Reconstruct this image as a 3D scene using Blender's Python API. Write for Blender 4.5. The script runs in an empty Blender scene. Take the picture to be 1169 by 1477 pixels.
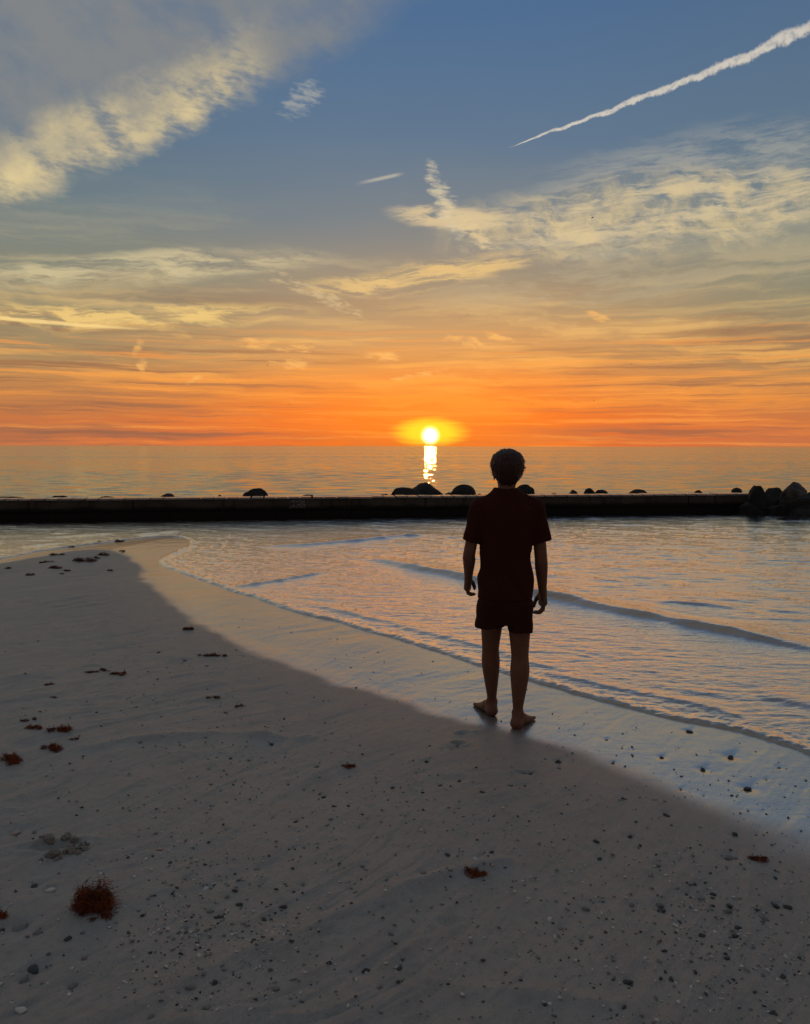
import bpy, math, random
import numpy as np
from mathutils import Vector, Matrix

random.seed(7)
rng = np.random.default_rng(7)
sc = bpy.context.scene
COL = sc.collection
R = math.radians

# ------------------------------------------------------------------ camera
CAM = np.array([0.0, 0.0, 1.75]); FPX = 1172.0; CX, CY = 584.5, 738.5
PITCH = math.atan((738.5 - 643.5) / FPX); ROLL = R(0.11)
_F = np.array([0, math.cos(PITCH), -math.sin(PITCH)])
_U0 = np.array([0, math.sin(PITCH), math.cos(PITCH)]); _R0 = np.array([1.0, 0, 0])
_R = _R0 * math.cos(ROLL) + _U0 * math.sin(ROLL)
_U = _U0 * math.cos(ROLL) - _R0 * math.sin(ROLL)
cam_d = bpy.data.cameras.new('camera'); cam = bpy.data.objects.new('camera', cam_d); COL.objects.link(cam)
cam_d.sensor_fit = 'HORIZONTAL'; cam_d.sensor_width = 36.0; cam_d.lens = 36.0 * FPX / 1169.0
cam_d.clip_start = 0.05; cam_d.clip_end = 60000
cam.matrix_world = Matrix(((_R[0], _U[0], -_F[0], CAM[0]), (_R[1], _U[1], -_F[1], CAM[1]),
                           (_R[2], _U[2], -_F[2], CAM[2]), (0, 0, 0, 1)))
sc.camera = cam

def ray(u, v):
    d = _F + _R * ((u - CX) / FPX) - _U * ((v - CY) / FPX)
    return d / np.linalg.norm(d)
def at_y(u, v, y):
    d = ray(u, v); return CAM + d * (y / d[1])
def at_z(u, v, z=0.0):
    d = ray(u, v); return CAM + d * ((z - CAM[2]) / d[2])
def azel(u, v):
    d = ray(u, v); return math.degrees(math.atan2(d[0], d[1])), math.degrees(math.asin(d[2]))

# ------------------------------------------------------------------ node helpers
class Nd:
    """tiny expression wrapper round node sockets"""
    def __init__(s, t, sock): s.t = t; s.s = sock
    def _m(s, op, *o, clamp=False):
        n = s.t.nodes.new('ShaderNodeMath'); n.operation = op; n.use_clamp = clamp
        for i, a in enumerate((s,) + o):
            if isinstance(a, Nd): s.t.links.new(a.s, n.inputs[i])
            else: n.inputs[i].default_value = a
        return Nd(s.t, n.outputs[0])
    def __add__(s, o): return s._m('ADD', o)
    __radd__ = __add__
    def __sub__(s, o): return s._m('SUBTRACT', o)
    def __rsub__(s, o): return s._m('MULTIPLY', -1.0)._m('ADD', o)
    def __mul__(s, o): return s._m('MULTIPLY', o)
    __rmul__ = __mul__
    def __truediv__(s, o): return s._m('DIVIDE', o)
    def f(s, op, *o, clamp=False): return s._m(op, *o, clamp=clamp)
    def sat(s): return s._m('ADD', 0.0, clamp=True)
    def step(s, a, b):
        n = s.t.nodes.new('ShaderNodeMapRange'); n.interpolation_type = 'SMOOTHSTEP'
        s.t.links.new(s.s, n.inputs[0])
        lo, hi, x, y = (a, b, 0.0, 1.0) if a < b else (b, a, 1.0, 0.0)
        for i, q in zip((1, 2, 3, 4), (lo, hi, x, y)): n.inputs[i].default_value = q
        return Nd(s.t, n.outputs[0])
def vec(t, x, y, z=0.0):
    if t.nodes.get('sky2d') and isinstance(x, Nd) and not isinstance(z, Nd) and z: x = x + z * 13.7
    n = t.nodes.new('ShaderNodeCombineXYZ')
    for i, a in enumerate((x, y, z)):
        if isinstance(a, Nd): t.links.new(a.s, n.inputs[i])
        else: n.inputs[i].default_value = a
    return n.outputs[0]
def noise(t, v, scale, detail=4.0, rough=0.55, dist=0.0, out=0):
    n = t.nodes.new('ShaderNodeTexNoise'); n.inputs['Scale'].default_value = scale
    n.inputs['Detail'].default_value = detail; n.inputs['Roughness'].default_value = rough
    n.inputs['Distortion'].default_value = dist
    if t.nodes.get('sky2d'): n.noise_dimensions = '2D'; n.inputs['Distortion'].default_value = 0.0
    if v is not None: t.links.new(v, n.inputs['Vector'])
    return Nd(t, n.outputs[out])
def lin(c):
    return tuple(((x / 255) / 12.92 if x / 255 <= 0.04045 else ((x / 255 + 0.055) / 1.055) ** 2.4) for x in c)
def rgb(t, c):
    n = t.nodes.new('ShaderNodeRGB'); n.outputs[0].default_value = (*c, 1); return n.outputs[0]
def mixc(t, fac, a, b, mode='MIX'):
    n = t.nodes.new('ShaderNodeMix'); n.data_type = 'RGBA'; n.blend_type = mode; n.clamp_factor = True
    if isinstance(fac, Nd): t.links.new(fac.s, n.inputs[0])
    else: n.inputs[0].default_value = fac
    for i, c in ((6, a), (7, b)):
        if isinstance(c, tuple): n.inputs[i].default_value = (*c[:3], 1)
        else: t.links.new(c, n.inputs[i])
    return n.outputs[2]
def ramp(t, fac, stops):
    n = t.nodes.new('ShaderNodeValToRGB'); t.links.new(fac.s, n.inputs[0])
    el = n.color_ramp.elements
    while len(el) < len(stops): el.new(0.5)
    for e, (p, c) in zip(el, stops): e.position = p; e.color = (*c[:3], 1)
    return n.outputs[0]

# ------------------------------------------------------------------ world: sunset sky with cirrus
SUN_AZ, SUN_EL = azel(621, 628)
w = bpy.data.worlds.new('World'); sc.world = w; w.use_nodes = True
t = w.node_tree; t.nodes.clear()
wo = t.nodes.new('ShaderNodeOutputWorld'); bg = t.nodes.new('ShaderNodeBackground'); t.links.new(bg.outputs[0], wo.inputs[0])
_m2 = t.nodes.new('NodeFrame'); _m2.name = 'sky2d'      # marks this tree: its noises are two-dimensional
BGS = 0.1; bg.inputs[1].default_value = BGS
tc = t.nodes.new('ShaderNodeTexCoord'); sp = t.nodes.new('ShaderNodeSeparateXYZ'); t.links.new(tc.outputs['Generated'], sp.inputs[0])
dX, dY, dZ = (Nd(t, sp.outputs[i]) for i in range(3))
AZ = dX.f('ARCTAN2', dY) * (180 / math.pi)
EL = dZ.f('ABSOLUTE').f('ARCSINE') * (180 / math.pi)
DA = (AZ - SUN_AZ).f('ABSOLUTE')
def stops(lst): return [(min(1, e / 45.0), lin(c)) for e, c in lst]
wob = noise(t, vec(t, AZ * 0.04, EL * 0.30), 1.0, 3, 0.5)
ELw = (EL + (wob - 0.5) * 2.2) / 45.0
cC = ramp(t, ELw, stops([(0, (238, 112, 44)), (2.2, (236, 112, 44)), (4.0, (230, 134, 62)), (5.6, (216, 148, 82)), (7.8, (190, 150, 102)),
     (11, (150, 139, 118)), (15.5, (112, 126, 134)), (20, (88, 116, 142)), (27, (70, 106, 146)), (36, (84, 106, 130)), (45, (98, 104, 112))]))
cE = ramp(t, ELw, stops([(0, (202, 116, 72)), (2.0, (200, 118, 70)), (4.0, (184, 130, 82)), (6.0, (158, 134, 98)), (8.5, (142, 134, 108)),
     (12, (128, 131, 118)), (15.5, (102, 121, 130)), (20, (86, 112, 136)), (27, (74, 104, 138)), (36, (84, 104, 126)), (45, (98, 104, 112))]))
cB = ramp(t, ELw, stops([(0, (92, 80, 76)), (8, (96, 84, 80)), (16, (92, 88, 90)), (30, (92, 95, 102)), (45, (98, 104, 112))]))
c = mixc(t, DA.step(4, 26), cC, cE)
c = mixc(t, DA.step(35, 120), c, cB)
# a little of the physical sky under it
sky = t.nodes.new('ShaderNodeTexSky'); sky.sky_type = 'NISHITA'; sky.sun_disc = False
sky.sun_elevation = R(SUN_EL); sky.sun_rotation = R(SUN_AZ); sky.air_density = 1.2; sky.dust_density = 2.0
# -- cloud helper coordinates
warp = noise(t, vec(t, AZ * 0.10, EL * 0.22), 1.0, 5, 0.6, out=0) - 0.5
def line(p0, p1):
    """returns (along 0..1, signed distance in degrees, + above) to a line between two photo points"""
    a0, e0 = azel(*p0); a1, e1 = azel(*p1)
    L = math.hypot(a1 - a0, e1 - e0); tx, ty = (a1 - a0) / L, (e1 - e0) / L
    if tx < 0: nx, ny = ty, -tx
    else: nx, ny = -ty, tx
    al = (AZ * tx + EL * ty + (-(a0 * tx + e0 * ty))) / L
    ds = AZ * nx + EL * ny + (-(a0 * nx + e0 * ny))
    return al, ds
# generic high streaks, everywhere in the sky
st1 = noise(t, vec(t, AZ * 0.045 + warp * 0.5, EL * 0.42 + AZ * 0.004 + warp * 0.8, 3.1), 1.0, 6, 0.62, 0.25)
m = st1.step(0.48, 0.70) * EL.step(19, 6) * EL.step(0.5, 3.0)
cl_low = ramp(t, EL / 45.0, stops([(0, (250, 135, 60)), (3, (252, 152, 62)), (6, (250, 180, 92)), (9, (226, 188, 122)), (13, (186, 174, 142)), (20, (172, 170, 158)), (45, (180, 178, 172))]))
cl_back = mixc(t, DA.step(40, 130), cl_low, lin((150, 140, 142)))
c = mixc(t, m * 0.72, c, cl_back)
st2 = noise(t, vec(t, AZ * 0.06 + 7.0 + warp * 0.3, EL * 0.95 + warp * 0.6, 8.1), 1.0, 6, 0.62, 0.3)
c = mixc(t, st2.step(0.5, 0.72) * EL.step(13, 6) * 0.6, c, cl_back)
dk = noise(t, vec(t, AZ * 0.035 + 2.2, EL * 0.55 + warp * 0.4, 5.5), 1.0, 5, 0.6, 0.2)
c = mixc(t, dk.step(0.50, 0.72) * EL.step(13, 6) * (DA.step(3, 16) * 0.62 + 0.15), c, lin((136, 102, 82)))
st3 = noise(t, vec(t, AZ * 0.05 + warp * 0.2, EL * 2.1 + AZ * 0.01 + warp * 1.2, 21.0), 1.0, 5, 0.62)
c = mixc(t, st3.step(0.52, 0.68) * EL.step(9.5, 5.5) * 0.60, c, lin((252, 158, 70)))
c = mixc(t, st3.step(0.47, 0.34) * EL.step(10, 5) * (DA.step(2, 14) * 0.45 + 0.22), c, lin((146, 100, 76)))
# -- named cloud bands: mask * filament noise
fil = noise(t, vec(t, AZ * 0.40 + EL * 0.55 + warp * 3.4, EL * 0.34 - AZ * 0.20 + warp * 1.5, 1.7), 1.0, 6, 0.62, 0.25)
fil2 = noise(t, vec(t, AZ * 0.16 + EL * 0.25 + warp * 1.5, EL * 1.25 - AZ * 0.05 + warp * 2.0, 4.4), 1.0, 6, 0.68, 0.25)
_cv = {}
def cvec(wv):
    if wv not in _cv: _cv[wv] = vec(t, AZ, EL + warp * wv)
    return _cv[wv]
def local(p0, p1, th, wv, shift=0.0):
    """sky coordinates in a frame along p0-p1: x runs -1..1 between them, y is +-1 at the thickness th (degrees)"""
    a0, e0 = azel(*p0); a1, e1 = azel(*p1); L = math.hypot(a1 - a0, e1 - e0); an = math.atan2(e1 - e0, a1 - a0)
    n = t.nodes.new('ShaderNodeMapping'); n.vector_type = 'TEXTURE'; t.links.new(cvec(wv), n.inputs[0])
    n.inputs['Location'].default_value = ((a0 + a1) / 2 - math.sin(an) * shift, (e0 + e1) / 2 + math.cos(an) * shift, 0)
    n.inputs['Rotation'].default_value = (0, 0, an); n.inputs['Scale'].default_value = (L / 2, th, 1)
    d = t.nodes.new('ShaderNodeVectorMath'); d.operation = 'DOT_PRODUCT'; t.links.new(n.outputs[0], d.inputs[0]); t.links.new(n.outputs[0], d.inputs[1])
    return Nd(t, d.outputs['Value'])
_fs = {}
def fstep(f, lo, hi):
    k = (id(f), lo, hi)
    if k not in _fs: _fs[k] = f.step(lo, hi)
    return _fs[k]
def band(c, p0, p1, up, dn, colr, strength, f=fil, lo=0.40, hi=0.66, wv=1.0, fade=0.12):
    d = ((p1[0] - p0[0]) * fade * 0.5, (p1[1] - p0[1]) * fade * 0.5)
    m_ = local((p0[0] - d[0], p0[1] - d[1]), (p1[0] + d[0], p1[1] + d[1]), (up + dn) / 2 * 1.05, wv, (up - dn) / 2).step(1.1, 0.1)
    return mixc(t, m_ * fstep(f, lo, hi) * strength, c, lin(colr))
wn = noise(t, vec(t, AZ * 0.8 - EL * 0.5 + warp * 1.5, EL * 3.0 + AZ * 0.5 + warp * 2.0, 12.0), 1.0, 5, 0.62)
wns = {e_: (wn - 0.5) * (4.5 * e_) for e_ in (1.0, 1.3, 1.4, 1.6)}
def wisp(c, p0, p1, th, colr, strength, er=1.0):
    """a torn scrap of cloud: a lens-shaped mask eaten away by fine noise"""
    m_ = (local(p0, p1, th, 0.35) + wns[er]).step(1.25, -0.6)
    return mixc(t, m_ * strength, c, lin(colr))
# right-hand cirrus
c = band(c, (720, 345), (1300, 210), 4.6, 3.2, (176, 172, 158), 0.55, f=fil2, lo=0.36, hi=0.64, wv=2.0, fade=0.3)
c = band(c, (680, 332), (1300, 262), 3.0, 3.0, (228, 202, 146), 0.62, lo=0.34, hi=0.74, wv=2.2, fade=0.28)
c = band(c, (700, 330), (1300, 250), 2.4, 2.0, (224, 200, 150), 0.6, f=fil2, lo=0.42, hi=0.66, wv=2.2, fade=0.28)
c = band(c, (560, 308), (730, 322), 0.9, 0.8, (222, 198, 152), 0.85, f=fil2, lo=0.36, hi=0.56, wv=0.9)
c = wisp(c, (620, 238), (668, 350), 0.75, (216, 202, 168), 0.75, 1.0)
c = wisp(c, (640, 298), (720, 362), 0.60, (222, 198, 150), 0.8, 1.3)
c = band(c, (420, 420), (800, 372), 1.1, 1.0, (236, 198, 128), 0.8, f=fil2, lo=0.38, hi=0.60, wv=1.3)
c = wisp(c, (395, 398), (520, 452), 0.5, (214, 188, 140), 0.6, 1.4)
c = band(c, (640, 420), (1300, 350), 1.3, 1.6, (176, 162, 132), 0.6, f=fil2, lo=0.38, hi=0.62, wv=1.2, fade=0.25)
# left bands
c = band(c, (-160, 396), (470, 370), 1.2, 1.1, (210, 194, 150), 0.85, f=fil2, lo=0.36, hi=0.66, wv=1.4)
c = band(c, (-160, 452), (440, 450), 1.0, 0.9, (240, 202, 124), 0.9, f=fil2, lo=0.38, hi=0.60, wv=0.9)
c = band(c, (-80, 452), (200, 474), 0.14, 0.14, (250, 214, 140), 0.85, f=fil2, lo=0.25, hi=0.40, wv=0.12)
for (p0, p1, th) in (((340, 489), (395, 494), .13), ((342, 497), (440, 508), .12), ((415, 499), (455, 502), .12), ((388, 525), (450, 525), .22),
                     ((525, 510), (580, 517), .20), ((640, 486), (705, 500), .20), ((690, 480), (745, 494), .16), ((205, 490), (192, 512), .18), ((210, 516), (200, 535), .2),
                     ((268, 552), (296, 540), .12), ((845, 448), (885, 466), .16), ((560, 548), (640, 536), .12)):
    c = wisp(c, p0, p1, th * 1.7, (250, 186, 104), 0.72)
# great cloud bank at upper left
al, ds = line((0, 300), (395, 128))
pf = noise(t, vec(t, AZ * 0.13 + EL * 0.05, EL * 0.17 - AZ * 0.06, 2.0), 1.0, 6, 0.62, 0.35)
pf2 = noise(t, vec(t, AZ * 0.20 - EL * 0.16, EL * 0.34 + AZ * 0.16, 6.0), 1.0, 6, 0.56, 0.35)
ds2 = ds + (pf - 0.5) * 1.5 + (pf2 - 0.5) * 2.0 + (wn - 0.5) * 0.8
edge = ds2.step(-0.5, 1.7)
bank = edge * (AZ - EL * 0.55 + (pf - 0.5) * 14).step(-9.0, -22.0) * DA.step(90, 55)
c = mixc(t, bank * (pf2.step(0.25, 0.65) * 0.40 + 0.48), c, lin((132, 134, 134)))
rim = edge * (ds2 + (pf - 0.5) * 5).step(4.6, 0.0) * (AZ + (pf2 - 0.5) * 5).step(-7.5, -13.0) * (pf2 * 0.8 + wn * 0.3).step(0.32, 0.68)
c = mixc(t, rim * 0.95 * DA.step(60, 45), c, lin((238, 214, 154)))
c = wisp(c, (405, 164), (468, 116), 0.8, (186, 182, 168), 0.5, 1.0)
# condensation trails
def trail(c, p0, p1, w0, w1, colr, strength, f0=0.06):
    al, ds = line(p0, p1)
    nz = noise(t, vec(t, AZ * 2.2, EL * 2.2, 9.0), 1.0, 5, 0.65)
    slow = noise(t, vec(t, AZ * 0.33, EL * 0.33, 2.0), 1.0, 2, 0.5)
    wd = (al.sat() * (w1 - w0) + w0)
    q = ((ds + (nz - 0.5) * wd * 1.2 + (slow - 0.5) * 0.8).f('ABSOLUTE')) / wd
    m_ = q.step(1.0, 0.35) * al.step(-0.02, f0) * al.step(3.0, 2.0)
    return mixc(t, m_ * (nz.step(0.25, 0.62) * 0.45 + 0.55) * strength, c, lin(colr))
c = trail(c, (738, 211), (1169, 36), 0.05, 0.42, (220, 210, 194), 0.85)
al, ds = line((508, 266), (586, 249))
c = mixc(t, ds.f('ABSOLUTE').step(0.17, 0.02) * al.step(0, 0.5) * al.step(1.0, 0.75) * 0.55, c, lin((206, 196, 172)))
# sun and its glow in the thin cloud
dA2 = (AZ - SUN_AZ); dE = EL - SUN_EL
rr = (dA2 * dA2 + dE * dE).f('SQRT')
stn = noise(t, vec(t, AZ * 0.5, EL * 6.0, 1.0), 1.0, 4, 0.6)
c = mixc(t, ((dA2 * dA2 * 0.03 + dE * dE * 0.30).f('SQRT')).step(2.8, 0.0) * 0.50, c, lin((255, 140, 34)))
eh = EL - 0.98
hal = ((dA2 * dA2 * 0.20 + eh * eh * 1.25).f('SQRT') + (stn - 0.5) * 0.42).step(1.42, 0.46)
SC = 1.0 / BGS
def scale(t, col, k):
    n = t.nodes.new('ShaderNodeVectorMath'); n.operation = 'SCALE'; t.links.new(col, n.inputs[0])
    if isinstance(k, Nd): t.links.new(k.s, n.inputs['Scale'])
    else: n.inputs['Scale'].default_value = k
    return n.outputs[0]
def addv(t, a, b):
    n = t.nodes.new('ShaderNodeVectorMath'); n.operation = 'ADD'; t.links.new(a, n.inputs[0]); t.links.new(b, n.inputs[1]); return n.outputs[0]
c = mixc(t, hal * 0.98, c, (1.15, 0.80, 0.03))
c = addv(t, scale(t, c, 0.95), scale(t, sky.outputs[0], 0.02))
c = scale(t, c, SC)
core = scale(t, rgb(t, (1.0, 0.86, 0.42)), (rr / 1.0).step(0.92, 0.10).f('POWER', 2.4) * (7.0 * SC))
c = addv(t, c, core)
t.links.new(c, bg.inputs[0])
w.cycles.sampling_method = 'NONE'

# ------------------------------------------------------------------ sun lamp, exposure
sd = bpy.data.lights.new('sun', 'SUN'); sun = bpy.data.objects.new('sun', sd); COL.objects.link(sun)
sd.energy = 0.08; sd.angle = R(0.9); sd.color = (1.0, 0.50, 0.16)
_sv = Vector((math.sin(R(SUN_AZ)) * math.cos(R(SUN_EL)), math.cos(R(SUN_AZ)) * math.cos(R(SUN_EL)), math.sin(R(SUN_EL))))
sun.rotation_euler = _sv.to_track_quat('Z', 'Y').to_euler()
vs = sc.view_settings
vs.view_transform = 'Standard'; vs.look = 'None'; vs.exposure = 0.0; vs.gamma = 1.0; vs.use_curve_mapping = False
sc.cycles.max_bounces = 6; sc.cycles.transparent_max_bounces = 8
sc.cycles.caustics_reflective = False; sc.cycles.caustics_refractive = False
sc.cycles.sample_clamp_indirect = 6.0; sc.cycles.use_denoising = True

# ------------------------------------------------------------------ numpy noise
_T = rng.random((8, 65536)).astype(np.float32)
def vn(x, y, seed=0):
    x = np.asarray(x, np.float64); y = np.asarray(y, np.float64)
    ix = np.floor(x).astype(np.int64); iy = np.floor(y).astype(np.int64)
    fx = x - ix; fy = y - iy
    fx = fx * fx * fx * (fx * (fx * 6 - 15) + 10); fy = fy * fy * fy * (fy * (fy * 6 - 15) + 10)
    T = _T[seed % 8]
    def hsh(a, b): return T[((a * 73856093) ^ (b * 19349663) ^ (seed * 83492791)) & 65535]
    a = hsh(ix, iy); b = hsh(ix + 1, iy); c_ = hsh(ix, iy + 1); d = hsh(ix + 1, iy + 1)
    return (a + (b - a) * fx + (c_ - a) * fy + (a - b - c_ + d) * fx * fy) * 2 - 1
def fbm(x, y, o=4, seed=0, gain=0.5):
    s = 0; a = 1.0; tot = 0
    for i in range(o):
        ca, sa = math.cos(1.3 * i), math.sin(1.3 * i)
        s = s + a * vn((x * ca - y * sa) * 2.03 ** i + 17.3 * i, (x * sa + y * ca) * 2.03 ** i - 9.1 * i, seed + i); tot += a; a *= gain
    return s / tot
def sstep(x, a, b):
    q = np.clip((x - a) / (b - a), 0, 1); return q * q * (3 - 2 * q)
def seg_dist(x, y, pts, closed=False):
    best = np.full(np.shape(x), 1e9); pts = [np.asarray(p[:2], float) for p in pts]
    for a, b in zip(pts, pts[1:] + ([pts[0]] if closed else [])) if closed else zip(pts[:-1], pts[1:]):
        d = b - a; L2 = d @ d + 1e-12
        q = np.clip(((x - a[0]) * d[0] + (y - a[1]) * d[1]) / L2, 0, 1)
        best = np.minimum(best, (x - a[0] - q * d[0]) ** 2 + (y - a[1] - q * d[1]) ** 2)
    return np.sqrt(best)
def inside(x, y, pts):
    r = np.zeros(np.shape(x), bool)
    for a, b in zip(pts, pts[1:] + [pts[0]]):
        cnd = (a[1] > y) != (b[1] > y)
        xi = (b[0] - a[0]) * (y - a[1]) / (b[1] - a[1] + 1e-12) + a[0]
        r ^= cnd & (x < xi)
    return r
_PC = {}
def sdist(x, y, poly):
    if np.size(x) < 8:
        key = id(poly)
        if key not in _PC: _PC[key] = (np.array(poly, float), np.roll(np.array(poly, float), -1, 0))
        a, b = _PC[key]; d = b - a; out = []
        for px, py in zip(np.ravel(x), np.ravel(y)):
            q = np.clip(((px - a[:, 0]) * d[:, 0] + (py - a[:, 1]) * d[:, 1]) / ((d * d).sum(1) + 1e-12), 0, 1)
            r2 = ((px - a[:, 0] - q * d[:, 0]) ** 2 + (py - a[:, 1] - q * d[:, 1]) ** 2).min()
            cr = ((a[:, 1] > py) != (b[:, 1] > py)) & (px < d[:, 0] * (py - a[:, 1]) / (d[:, 1] + 1e-12) + a[:, 0])
            out.append((1 if cr.sum() % 2 else -1) * math.sqrt(r2))
        return np.array(out).reshape(np.shape(x))
    return np.where(inside(x, y, poly), 1, -1) * seg_dist(x, y, poly, True)
def smooth_line(p, n=2):
    p = [np.asarray(q, float) for q in p]
    for _ in range(n):
        o = [p[0]]
        for a, b in zip(p[:-1], p[1:]): o += [a * .75 + b * .25, a * .25 + b * .75]
        p = o + [p[-1]]
    return p

# shoreline (edge of the swash) and the edge of the shining wet sand, read off the photo on the water plane
LIP = [(-300, 858), (-150, 833), (0, 807), (34, 800), (68, 793.5), (113, 787.5), (154, 783), (192, 777.5), (235, 774), (262, 774), (276, 781), (266, 790), (240, 799), (224, 809),
       (240, 820), (286, 836), (328, 851), (380, 868), (427, 885), (474, 895), (521, 909), (585, 926), (649, 949), (692, 962), (769, 984), (820, 1001),
       (872, 1013), (906, 1023), (940, 1033), (974, 1039), (1026, 1048), (1077, 1061), (1128, 1077), (1169, 1091), (1300, 1140), (1500, 1225)]
lip = smooth_line([at_z(*p)[:2] for p in LIP], 2)
land = [np.array(p, float) for p in ((-80, -15), (-30, -8), (-14, 2), (-9.5, 7.5))] + lip + [np.array(p, float) for p in ((3.6, 2.3), (6, 0), (30, -14), (80, -30), (80, -90), (-80, -90))]
land = [p.tolist() for p in land]
DRY = [(-300, 866), (0, 812), (70, 798), (125, 790), (165, 793), (196, 806), (207, 824), (202, 837), (233, 859), (260, 880), (291, 900), (325, 921), (363, 938), (400, 955), (440, 970),
       (500, 989), (564, 1007), (628, 1026), (690, 1046), (769, 1066), (837, 1087), (906, 1112), (961, 1134), (1008, 1161), (1077, 1193), (1169, 1222), (1300, 1270)]
dry = smooth_line([at_z(*p, 0.03)[:2] for p in DRY], 2)
dry = [p.tolist() for p in ([np.array(q, float) for q in ((-80, -16), (-30, -9), (-14, 1.5), (-9.6, 7))] + dry + [np.array(q, float) for q in ((3.0, 1.7), (5, -1), (30, -16), (80, -32), (80, -90), (-80, -90))])]

def base_h(x, y, s=None):
    if s is None: s = sdist(x, y, land)
    up = 0.022 * np.clip(s, 0, 1.0) + 0.040 * np.clip(s - 1.0, 0, 3.0) + 0.01 * np.clip(s - 4, 0, 20)
    dn = -0.05 * np.clip(-s, 0, 4) - 0.02 * np.clip(-s - 4, 0, 15)
    return np.where(s > 0, up, dn)
def hit0(u, v):
    p = at_z(u, v, 0.0)
    for _ in range(12):
        z = float(base_h(np.array(p[0]), np.array(p[1]))); p = at_z(u, v, z)
    return p

# features pressed into the sand: (x, y, radius, depth)
RIDGES = [(smooth_line([hit0(*q)[:2] for q in pts]), wdt, hgt) for pts, wdt, hgt in (
    (((395, 1372), (470, 1330), (545, 1296), (640, 1258), (730, 1240)), 0.035, 0.006),
    (((120, 1480), (200, 1440), (290, 1400), (395, 1358)), 0.03, 0.005),
    (((590, 1375), (620, 1330), (665, 1295)), 0.022, 0.0045),
    (((520, 1420), (575, 1375), (640, 1345)), 0.02, 0.003),
    (((95, 1086), (180, 1068), (260, 1060), (345, 1058), (450, 1066)), 0.05, 0.007),
    (((690, 1428), (800, 1436), (900, 1450)), 0.03, 0.005),
    (((0, 1070), (60, 1078), (95, 1086)), 0.05, -0.006),
    (((180, 850), (150, 900), (185, 930), (260, 950)), 0.10, 0.006))]
PITS = []
def pit(u, v, rx, ry, ang, dep, rim=0.3):
    p = hit0(u, v); PITS.append((p[0], p[1], rx, ry, ang, dep, rim))
# the footprint left behind the walker and faint older ones
pit(668, 1058, .050, .030, .5, .016); pit(661, 1073, .034, .028, .2, .022); pit(650, 1080, .035, .012, .2, .010); pit(684, 1056, .05, .012, .6, -.008)
pit(757, 1113, .042, .014, 0, .014); pit(750, 1131, .05, .016, .2, .006); pit(470, 1348, .05, .03, .3, .006); pit(646, 1330, .04, .025, .3, .006)
pit(490, 1225, .04, .03, .3, .004); pit(310, 972, .05, .03, .2, .004); pit(80, 1218, .10, .035, .35, .026, .25); pit(60, 980, .05, .03, 0, .006); pit(30, 930, .06, .03, 0, .008)
pit(70, 962, .06, .03, 0, .006); pit(130, 1018, .07, .03, 0, .006); pit(40, 975, .08, .03, 0, -.007); pit(140, 960, .07, .03, 0, -.006)
_a = hit0(160, 1440); _b = hit0(400, 1300); SDIR = (_b - _a)[:2] / np.linalg.norm((_b - _a)[:2])

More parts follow.
